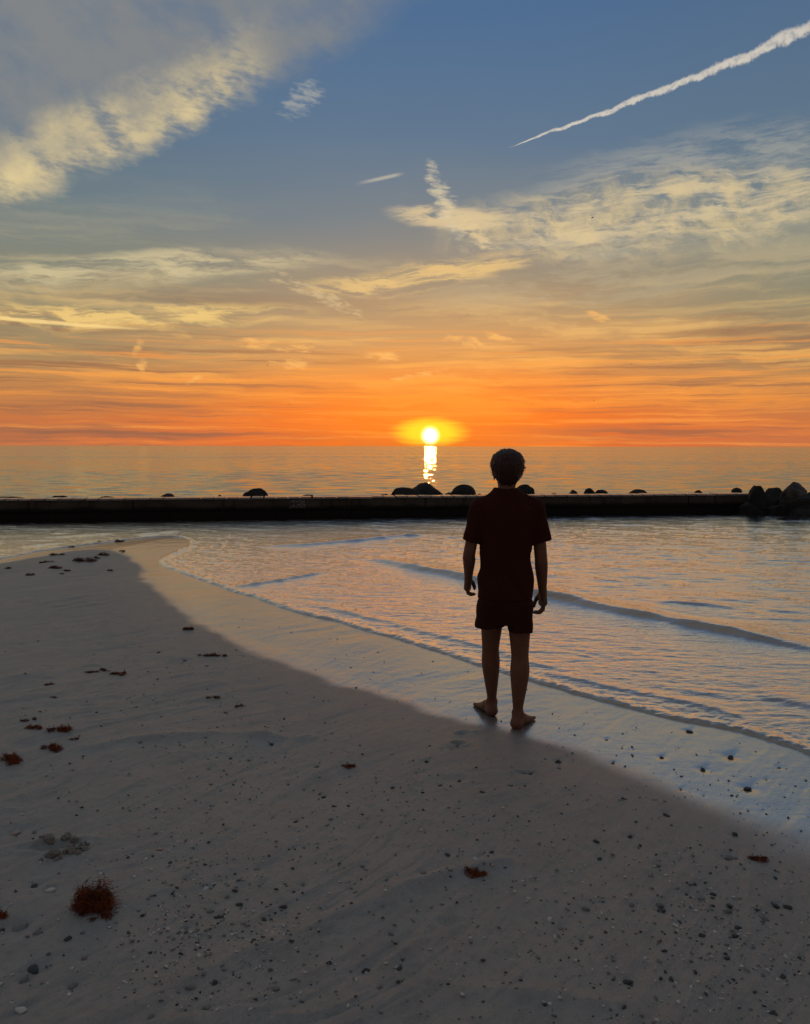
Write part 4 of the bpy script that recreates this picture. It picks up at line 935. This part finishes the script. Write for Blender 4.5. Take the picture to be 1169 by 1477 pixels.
# ------------------------------------------------------------------ person (signed distance field -> one continuous mesh)
class Field:
    def __init__(s, lo, hi, h):
        s.lo = np.array(lo, float); s.h = h; s.n = np.ceil((np.array(hi) - s.lo) / h).astype(int) + 1
        s.F = np.full(s.n, 0.25, np.float32); s.ax = [s.lo[i] + np.arange(s.n[i]) * h for i in range(3)]
    def _box(s, lo, hi):
        i0 = np.clip(np.floor((np.array(lo) - s.lo) / s.h).astype(int), 0, s.n - 1); i1 = np.clip(np.ceil((np.array(hi) - s.lo) / s.h).astype(int) + 1, 1, s.n)
        sl = tuple(slice(a, b) for a, b in zip(i0, i1))
        return sl, np.meshgrid(*[s.ax[i][sl[i]] for i in range(3)], indexing='ij', sparse=True)
    def _put(s, sl, d, k, sub=False):
        A = s.F[sl]
        if sub: s.F[sl] = np.maximum(A, -d); return
        if k <= 0: s.F[sl] = np.minimum(A, d); return
        hh = np.clip(0.5 + 0.5 * (A - d) / k, 0, 1); s.F[sl] = A + (d - A) * hh - k * hh * (1 - hh)
    def cone(s, a, b, r1, r2, k=0.02, fy=1.0, sub=False):
        a = np.asarray(a, float); b = np.asarray(b, float); m_ = max(r1, r2) * max(1, 1) + k + 0.03
        sl, (X, Y, Z_) = s._box(np.minimum(a, b) - m_, np.maximum(a, b) + m_)
        d = b - a; L2 = d @ d + 1e-12
        q = np.clip(((X - a[0]) * d[0] + (Y - a[1]) * d[1] + (Z_ - a[2]) * d[2]) / L2, 0, 1)
        s._put(sl, np.sqrt((X - a[0] - q * d[0]) ** 2 + ((Y - a[1] - q * d[1]) * fy) ** 2 + (Z_ - a[2] - q * d[2]) ** 2) - (r1 + q * (r2 - r1)), k, sub)
    def ell(s, c_, r, k=0.02, sub=False):
        c_ = np.asarray(c_, float); r = np.asarray(r, float); sl, (X, Y, Z_) = s._box(c_ - r - k - .03, c_ + r + k + .03)
        q = np.sqrt(((X - c_[0]) / r[0]) ** 2 + ((Y - c_[1]) / r[1]) ** 2 + ((Z_ - c_[2]) / r[2]) ** 2); s._put(sl, (q - 1) * r.min(), k, sub)
    def loft(s, st, k=0.02, pw=2.3, sub=False):
        st = sorted(st, key=lambda q: q[0]); z_, x_, y_, a_, b_ = (np.array([q[i] for q in st]) for i in range(5)); A = a_.max() + .06
        sl, (X, Y, Z_) = s._box((x_.min() - A, y_.min() - A, z_[0] - .03), (x_.max() + A, y_.max() + A, z_[-1] + .03))
        zi = Z_.ravel(); g = lambda arr: np.interp(zi, z_, arr)[None, None, :]
        q = (np.abs((X - g(x_)) / g(a_)) ** pw + np.abs((Y - g(y_)) / g(b_)) ** pw) ** (1 / pw)
        d = (q - 1) * np.minimum(g(a_), g(b_)); d = np.maximum(d, np.maximum(z_[0] - Z_, Z_ - z_[-1])); s._put(sl, d.astype(np.float32), k, sub)
    def cut(s, p, n, box=None):      # keep the side where (x-p).n < 0, within an optional box
        lo, hi = box if box else (s.lo, s.lo + s.n * s.h)
        sl, (X, Y, Z_) = s._box(lo, hi); s.F[sl] = np.maximum(s.F[sl], (X - p[0]) * n[0] + (Y - p[1]) * n[1] + (Z_ - p[2]) * n[2])
    def ripple(s, fn):
        X, Y, Z_ = np.meshgrid(*s.ax, indexing='ij', sparse=True); s.F += fn(X, Y, Z_).astype(np.float32)
    def mesh(s):
        F = s.F; n = s.n; neg = F < 0
        cnt_ = np.zeros(n - 1, np.int8)
        cor = [(i, j, k) for i in (0, 1) for j in (0, 1) for k in (0, 1)]
        for i, j, k in cor: cnt_ += neg[i:n[0] - 1 + i, j:n[1] - 1 + j, k:n[2] - 1 + k]
        act = (cnt_ > 0) & (cnt_ < 8); idx = np.argwhere(act); vid = np.full(n - 1, -1, np.int64); vid[act] = np.arange(len(idx))
        acc = np.zeros((len(idx), 3)); num = np.zeros(len(idx))
        for a in range(8):
            for b in range(a + 1, 8):
                ca, cb = np.array(cor[a]), np.array(cor[b])
                if np.abs(ca - cb).sum() != 1: continue
                fa = F[tuple((idx + ca).T)].astype(float); fb = F[tuple((idx + cb).T)].astype(float); m_ = (fa < 0) != (fb < 0)
                q = np.where(m_, fa / np.where(m_, fa - fb, 1), 0); acc += np.where(m_[:, None], ca + q[:, None] * (cb - ca), 0); num += m_
        V = s.lo + (idx + acc / num[:, None]) * s.h; Q = []
        for ax in range(3):
            o1, o2 = [(1, 2), (2, 0), (0, 1)][ax]
            A = np.take(neg, range(0, n[ax] - 1), ax); B = np.take(neg, range(1, n[ax]), ax); e = np.argwhere(A != B)
            e = e[(e[:, o1] > 0) & (e[:, o2] > 0) & (e[:, o1] < n[o1] - 1) & (e[:, o2] < n[o2] - 1)]
            u1 = np.zeros(3, int); u1[o1] = 1; u2 = np.zeros(3, int); u2[o2] = 1
            q = np.stack([vid[tuple((e - u1 - u2).T)], vid[tuple((e - u2).T)], vid[tuple(e.T)], vid[tuple((e - u1).T)]], 1)
            fl = ~A[tuple(e.T)]; q[fl] = q[fl][:, ::-1]; Q.append(q)
        return V, np.vstack(Q)
DP = 4.93
def P(u, v, dy=0.0): return at_y(u, v, DP + dy)
PXM = float(np.linalg.norm(P(732, 800) - P(731, 800)))     # metres per photo pixel at the figure
def smooth_mesh(V, F, it=2):
    E = np.vstack([F[:, [0, 1]], F[:, [1, 2]], F[:, [2, 3]], F[:, [3, 0]]])
    for _ in range(it):
        acc = np.zeros_like(V); n_ = np.zeros(len(V)); 
        for a, b in ((0, 1), (1, 0)):
            np.add.at(acc, E[:, a], V[E[:, b]]); np.add.at(n_, E[:, a], 1)
        V = V * 0.5 + 0.5 * acc / n_[:, None]
    return V
lo, hi = P(655, 1062)[:3] - np.array([0, .45, .06]), P(808, 640)[:3] + np.array([0, .60, .05])
zl, zr_ = hz(*hit0(712, 1034)[:2]), hz(*hit0(744, 1052)[:2])
hl = hit0(711, 1033); hr = hit0(744, 1051); hl[2] = hz(hl[0], hl[1]); hr[2] = hz(hr[0], hr[1])
lo[2] = min(hl[2], hr[2]) - 0.03; lo[1] = 4.45; hi[1] = 5.55
B = Field(lo, hi, 0.0042)
# torso (inside the clothes) and neck
def lo_st(v, u, hw_, b, dy=0.0, y0=0.0):
    p = P(u, v, dy); return (p[2], p[0], p[1] + y0, hw_ * PXM, b)
B.loft([lo_st(876, 730, 30, .09), lo_st(855, 730, 34, .10), lo_st(831, 730, 34, .095), lo_st(800, 730, 33, .092), lo_st(770, 730, 35, .10), lo_st(745, 731, 36, .09), lo_st(730, 731, 29, .07), lo_st(719, 731, 14, .05)], k=.02)
B.cone(P(731, 722), P(731.5, 694, .02), .055, .052, k=.03)
for sgn, us in ((-1, 689), (1, 775)):
    B.cone(P(731 + sgn * 8, 718), P(us - sgn * 3, 734), .032, .036, k=.02)
# head: skull, jaw, nose, ears (faces away, out to sea)
hc = P(732, 675, .02)
B.ell(hc + np.array([0, -.005, .012]), (.076, .094, .098), k=.02); B.ell(hc + np.array([0, .03, -.05]), (.058, .066, .068), k=.03)
B.cone(hc + np.array([0, .086, .000]), hc + np.array([0, .112, -.032]), .010, .014, k=.015)
B.ell(hc + np.array([0, .082, -.066]), (.024, .016, .008), k=.008); B.ell(hc + np.array([0, .075, -.10]), (.022, .02, .018), k=.02)
for s_ in (-1, 1):
    B.ell(hc + np.array([s_ * .082, .005, -.022]), (.010, .020, .032), k=.008)
    B.ell(hc + np.array([s_ * .032, .092, .004]), (.014, .010, .008), sub=True); B.ell(hc + np.array([s_ * .032, .083, .003]), (.012, .012, .011), k=.002)
    B.cone(hc + np.array([s_ * .015, .092, .02]), hc + np.array([s_ * .05, .084, .022]), .008, .006, k=.012)
def limb(pts, rad, k=.02, sub=7):
    """one limb: centre line and radius run through the given stations without a bulge at the joints"""
    pts = np.array(pts, float); rad = np.array(rad, float); A = np.column_stack([pts, rad]); E = np.vstack([2 * A[0] - A[1], A, 2 * A[-1] - A[-2]]); out = []
    for i in range(1, len(E) - 2):
        for j in range(sub):
            q = j / sub; p0, p1, p2, p3 = E[i - 1], E[i], E[i + 1], E[i + 2]
            out.append(.5 * (2 * p1 + (p2 - p0) * q + (2 * p0 - 5 * p1 + 4 * p2 - p3) * q * q + (3 * p1 - p0 - 3 * p2 + p3) * q ** 3))
    out.append(A[-1])
    for i, (a, b) in enumerate(zip(out[:-1], out[1:])): B.cone(a[:3], b[:3], a[3], b[3], k=k if i == 0 else .001)
# arms
def arm(sh, el, wr, rs):
    limb([sh, el, el + (wr - el) * .28, el + (wr - el) * .7, wr], [rs[0], rs[1], rs[2], (rs[2] + rs[3]) / 2 - .001, rs[3]], k=.015)
Ls, Le, Lw = P(689, 739), P(677.6, 797, .012), P(676, 835, .14)
Rs, Re, Rw = P(775, 739), P(780.5, 803, .008), P(783, 853, .10)
arm(Ls, Le, Lw, (.038, .0370, .0385, .0235)); arm(Rs, Re, Rw, (.040, .0385, .0395, .0245))
def hand(wr, knk, axis_x, fing, thumb):
    """wrist, knuckle centre, direction across the knuckles (index -> little), list of finger joint chains as pixel points"""
    for tq in (-.8, -.27, .27, .8): B.cone(wr + axis_x * tq * .014, knk + axis_x * tq * .032, .0185, .0185, k=.012)
    for ch in fing:
        r_ = .0112
        for a, b in zip(ch[:-1], ch[1:]): B.cone(a, b, r_, r_ - .0008, k=.004); r_ -= .0008
    r_ = .0145
    for a, b in zip(thumb[:-1], thumb[1:]): B.cone(a, b, r_, r_ - .0015, k=.005); r_ -= .0015
# left hand: palm edge to the viewer, fingers hooked inward, thumb pointing down beside them
kL = P(674.6, 848.5, .17); axL = np.array([.25, .95, -.18]); axL /= np.linalg.norm(axL)
fL = [[P(u0_, v0_, q), P(u1_, v1_, q + .005), P(u2_, v2_, q + .005), P(u3_, v3_, q)] for q, (u0_, v0_, u1_, v1_, u2_, v2_, u3_, v3_) in (
    (.200, (675.2, 848, 675.5, 854.5, 679, 857, 683.5, 856.3)), (.178, (674.6, 849.5, 675.5, 856, 679.8, 858, 684.8, 857.2)), (.155, (674.0, 849.5, 675.3, 855.5, 679, 857.6, 683.2, 857.6)), (.135, (673.8, 848, 674.8, 853.0, 677.6, 855.6, 680.8, 856.2)))]
hand(Lw, kL, -axL, fL, [P(678, 836, .18), P(682.6, 841, .205), P(684.6, 846, .21), P(684.8, 849, .212)])
kR = P(783.5, 870, .125); axR = np.array([-.25, .95, -.18]); axR /= np.linalg.norm(axR)
fR = [[P(u0_, v0_, q), P(u1_, v1_, q + .005), P(u2_, v2_, q + .005), P(u3_, v3_, q)] for q, (u0_, v0_, u1_, v1_, u2_, v2_, u3_, v3_) in (
    (.155, (783.0, 870, 782.6, 878, 777.5, 882.5, 771.5, 882.4)), (.132, (783.8, 871, 783.2, 880, 778, 884.0, 770.6, 883.6)), (.110, (784.4, 871, 784.0, 879.5, 779.5, 883.8, 773.5, 884.2)), (.090, (784.6, 869, 784.4, 876, 781.2, 881, 777, 882.6)))]
hand(Rw, kR, -axR, fR, [P(780, 856, .14), P(774.6, 863, .165), P(771.2, 870, .17), P(770.6, 874.5, .168)])
# legs
def leg(hip, kn, an, heel, toe, side, r):
    off = np.array([side * .002, -.008, 0])
    limb([hip, hip + (kn - hip) * .55, kn, kn + (an - kn) * .27 + off, kn + (an - kn) * .60 + off * .5, kn + (an - kn) * .86, an], [r[0], (r[0] + r[1]) / 2 + .002, r[1], r[2], r[3], r[4] + .004, r[4]])
    g = min(heel[2], toe[2]) + 0.001; d = (toe - heel); d[2] = 0; L_ = np.linalg.norm(d); d /= L_; n_ = np.array([d[1], -d[0], 0])
    hp = np.array([heel[0], heel[1], g])
    B.cone(an, hp + d * .012 + np.array([0, 0, .036]), r[4], .034, k=.02); B.cone(an + d * .01, hp + d * .11 + np.array([0, 0, .045]), r[4] * .9, .030, k=.03)
    B.cone(hp + d * .012 + np.array([0, 0, .033]), hp + d * .15 + np.array([0, 0, .026]), .033, .029, k=.02)
    for o_ in (-.024, -.006, .012, .026): B.cone(hp + d * .10 + n_ * o_ * .7 + np.array([0, 0, .032]), hp + d * .185 + n_ * o_ * 1.15 + np.array([0, 0, .018]), .024, .0165, k=.012)
    for i, (o_, l_, tr) in enumerate(((-.034, .238, .0125), (-.014, .240, .0095), (.003, .232, .0092), (.018, .222, .0088), (.031, .208, .0088))):
        o2 = o_ * (-side); B.cone(hp + d * .185 + n_ * o2 + np.array([0, 0, .016]), hp + d * (l_ - .008) + n_ * o2 * 1.1 + np.array([0, 0, .0115]), tr, tr * .95, k=.004)
    # ankle bones
    for o_ in (-1, 1): B.ell(an + n_ * o_ * r[4] * .85 + np.array([0, 0, .006]), (.012, .012, .014), k=.012)
    B.cut((0, 0, g - .006), (0, 0, -1), (np.array([min(heel[0], toe[0]) - .08, min(heel[1], toe[1]) - .08, g - .06]), np.array([max(heel[0], toe[0]) + .08, max(heel[1], toe[1]) + .08, g + .03])))
yl, yr_ = hl[1] - DP, hr[1] - DP
tl = hl + np.array([-.062, .225, 0]); tr_ = hr + np.array([.112, .205, 0]); tl[2] = hz(tl[0], tl[1]); tr_[2] = hz(tr_[0], tr_[1])
leg(P(712, 850, .0), P(708.0, 934, yl * .5 + .02), P(710.0, 1013, yl + .035), hl, tl, -1, (.080, .0535, .0570, .0440, .0275))
leg(P(749, 852, .0), P(750.3, 944, yr_ * .5 + .02), P(747.2, 1030, yr_ + .035), hr, tr_, 1, (.080, .0535, .0590, .0455, .0285))
V, F = B.mesh(); V = smooth_mesh(V, F, 1)
base = np.array([float((hl[0] + hr[0]) / 2), float((hl[1] + hr[1]) / 2), float(min(hl[2], hr[2]))])
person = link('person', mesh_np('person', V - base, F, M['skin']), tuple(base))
tag(person, 'barefoot person in dark t-shirt and shorts standing at the water\'s edge, seen from behind', 'person')
# t-shirt
T_ = Field(lo + np.array([0, .15, .70]), hi, 0.0046)
T_.loft([lo_st(866, 729, 40.5, .125), lo_st(848, 729.5, 40.3, .12), lo_st(831, 729.8, 39.3, .112), lo_st(818, 729.8, 38.2, .110), lo_st(808, 729.8, 37.3, .108), lo_st(798, 729.8, 36.8, .108), lo_st(784, 730.5, 37.6, .112), lo_st(765, 731, 40, .115), lo_st(748, 731, 42.5, .115), lo_st(735, 731, 43, .105), lo_st(725, 731, 36, .09), lo_st(716, 731, 25, .075), lo_st(709, 731, 18.5, .068), lo_st(704, 731, 17, .062)], k=.01)
LSx, RSx = (P(679, 781, .0), P(782.5, 781, .0))
for sgn, us, hem, rh in ((-1, 691, LSx, .0475), (1, 773.5, RSx, .0585)):
    sh = P(us, 733); T_.cone(P(731 + sgn * 12, 715.5), P(us - sgn * 2, 731), .042, .046, k=.03); ax = hem - sh
    T_.cone(sh, hem + ax * .12, .056, rh, k=.030)
    nn = ax / np.linalg.norm(ax); nn = nn + np.array([sgn * .10, 0, 0]); nn /= np.linalg.norm(nn)
    bx0, bx1 = np.minimum(hem, hem + nn * .10) - .075, np.maximum(hem, hem + nn * .10) + .075; bx0[2] = hem[2] - .105
    if sgn < 0: bx1[0] = hem[0] + .053
    else: bx0[0] = hem[0] - .062
    T_.cut(hem, nn, (bx0, bx1)); T_.cone(hem + nn * (rh - .022), hem + nn * .06, rh - .005, rh - .005, k=0, sub=True)
T_.ripple(lambda X, Y, Z_: 0.0030 * np.sin((Z_ * 34 + X * 22 + np.sin(X * 30 + Z_ * 6) * 1.3)) * np.clip((1.45 - Z_) / .5, 0, 1) + .0020 * np.sin(X * 60 + Z_ * 25 + Y * 20))
zh = P(729, 862)[2]
T_.cut((0, 0, zh), (0, 0, -1)); pz = P(731, 704)[2]
T_.cone(P(731, 716), P(731.5, 700, .01), .056, .060, k=0, sub=True)
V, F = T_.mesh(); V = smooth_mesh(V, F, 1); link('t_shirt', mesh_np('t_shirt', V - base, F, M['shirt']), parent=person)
# shorts
S_ = Field(np.array([lo[0], lo[1] + .1, P(730, 925)[2]]), np.array([hi[0], hi[1], P(730, 828)[2]]), 0.0042)
S_.loft([lo_st(897, 728.5, 33, .112), lo_st(886, 728.5, 40.6, .122), lo_st(872, 728.8, 40.3, .122), lo_st(856, 729, 38.0, .116), lo_st(850, 729.5, 33, .10)], k=.01)
hL, hR = P(706.5, 903, -.0), P(750.6, 909.5, -.01)
S_.loft([(hL[2] - .06, hL[0], hL[1], 21.6 * PXM, .110), (hL[2] + .02, hL[0] + .001, hL[1], 20.6 * PXM, .112), (P(709, 866)[2], P(709, 866)[0], hL[1], 19 * PXM, .114)], k=.014)
S_.loft([(hR[2] - .06, hR[0], hR[1], 17.8 * PXM, .110), (hR[2] + .02, hR[0], hR[1], 18.2 * PXM, .112), (P(749, 866)[2], P(749, 866)[0], hR[1], 19 * PXM, .114)], k=.012)
S_.ripple(lambda X, Y, Z_: 0.003 * np.sin(X * 46 + Z_ * 10 + Y * 30) * np.clip((.9 - Z_) / .25, 0, 1) + .0015 * np.sin(Z_ * 60 + X * 35))
xm = (P(729.5, 900))[0]
for hh_, u0_, u1_, tl_ in ((hL, -.6, 0, .06), (hR, 0, .6, -.04)):
    S_.cut(hh_, (tl_, -.03, -1), (np.array([xm + u0_, 4, 0]), np.array([xm + u1_, 6, hh_[2] + .06])))
S_.loft([(hL[2] - .08, hL[0], hL[1], 20.2 * PXM, .104), (hL[2] + .012, hL[0], hL[1], 19.2 * PXM, .104)], k=0, sub=True)
S_.loft([(hR[2] - .08, hR[0], hR[1], 16.4 * PXM, .104), (hR[2] + .012, hR[0], hR[1], 16.8 * PXM, .104)], k=0, sub=True)
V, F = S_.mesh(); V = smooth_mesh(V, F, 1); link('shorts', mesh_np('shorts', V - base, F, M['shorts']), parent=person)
# hair: cap with locks and a notch at the parting
H = Field(hc - .17, hc + .17, 0.0032)
H.ell(hc + np.array([0.0, -.014, .026]), (.0975, .108, .094), k=.0); H.ell(hc + np.array([0, -.030, -.040]), (.078, .072, .066), k=.03)
hr_ = np.random.default_rng(3)
for i in range(190):
    a = hr_.uniform(-2.5, 2.5); top = hr_.uniform(-.3, .75)
    d0 = np.array([math.sin(a), -math.cos(a), 0]); p0 = hc + np.array([0, -.014, .026]) + np.array([d0[0] * .092 * math.cos(top), d0[1] * .103 * math.cos(top), .092 * math.sin(top)])
    ln = hr_.uniform(.05, .085); p1 = hc + np.array([0, -.014, 0]) + np.array([d0[0] * (.094 if top < .3 else .098), d0[1] * .10, p0[2] - hc[2] - ln * .75])
    low = p1[2] - hc[2]
    tuck = np.clip((-low - .02) / .07, 0, 1); p1[0] = hc[0] + (p1[0] - hc[0]) * (1 - .27 * tuck); p1[1] = hc[1] + (p1[1] - hc[1]) * (1 - .15 * tuck)
    H.cone(p0, p1, .010, .0035, k=.004)
for s_ in (-1, 1):
    for i in range(12):
        a = hr_.uniform(.9, 1.7 if s_ > 0 else 1.35) * s_; p0 = hc + np.array([math.sin(a) * .084, -math.cos(a) * .085, -.012 + hr_.normal() * .012]); p1 = p0 + np.array([-s_ * .008 + hr_.normal() * .004, hr_.normal() * .008, -hr_.uniform(.025, .042)])
        H.cone(p0, p1, .008, .0022, k=.003)
    for i in range(5):
        p0 = hc + np.array([s_ * .09, -.02 + hr_.normal() * .03, .005 + hr_.normal() * .02]); H.cone(p0, p0 + np.array([s_ * .014, hr_.normal() * .006, .004 - hr_.random() * .01]), .006, .002, k=.003)
for i in range(26):
    u_ = hr_.uniform(-.055, .055); p0 = hc + np.array([u_, -.085, -.045]); H.cone(p0, p0 + np.array([hr_.normal() * .005 - u_ * .15, .022, -hr_.uniform(.035, .062)]), .010, .003, k=.005)
H.ell(hc + np.array([-.006, -.01, .126]), (.010, .16, .011), sub=True)
H.ell(hc + np.array([0, .10, -.035]), (.066, .072, .075), sub=True)
V, F = H.mesh(); V = smooth_mesh(V, F, 1)
# loose strands over the cap
nS = 380; pick = hr_.integers(0, len(V), nS * 3); q0 = V[pick]; pick = pick[(q0[:, 1] < hc[1] + .05) & (q0[:, 2] > hc[2] - .075)][:nS]; q0 = V[pick]
rad_ = q0 - (hc + np.array([0, -.01, .0])); rad_ /= np.linalg.norm(rad_, axis=1, keepdims=True)
dn_ = np.array([0, 0, -1.0]) - rad_ * (rad_ @ np.array([0, 0, -1.0]))[:, None]; dn_ += hr_.normal(size=dn_.shape) * .15; ln_ = hr_.uniform(.012, .034, (len(q0), 1))
TV, TF = tubes(np.stack([q0 - rad_ * .002, q0 + dn_ * ln_ * .5 + rad_ * .0016, q0 + dn_ * ln_ + rad_ * (.0004 + .0022 * hr_.random((len(q0), 1)))], 1), .0016)
F3 = np.vstack([F[:, [0, 1, 2]], F[:, [0, 2, 3]], TF + len(V)])
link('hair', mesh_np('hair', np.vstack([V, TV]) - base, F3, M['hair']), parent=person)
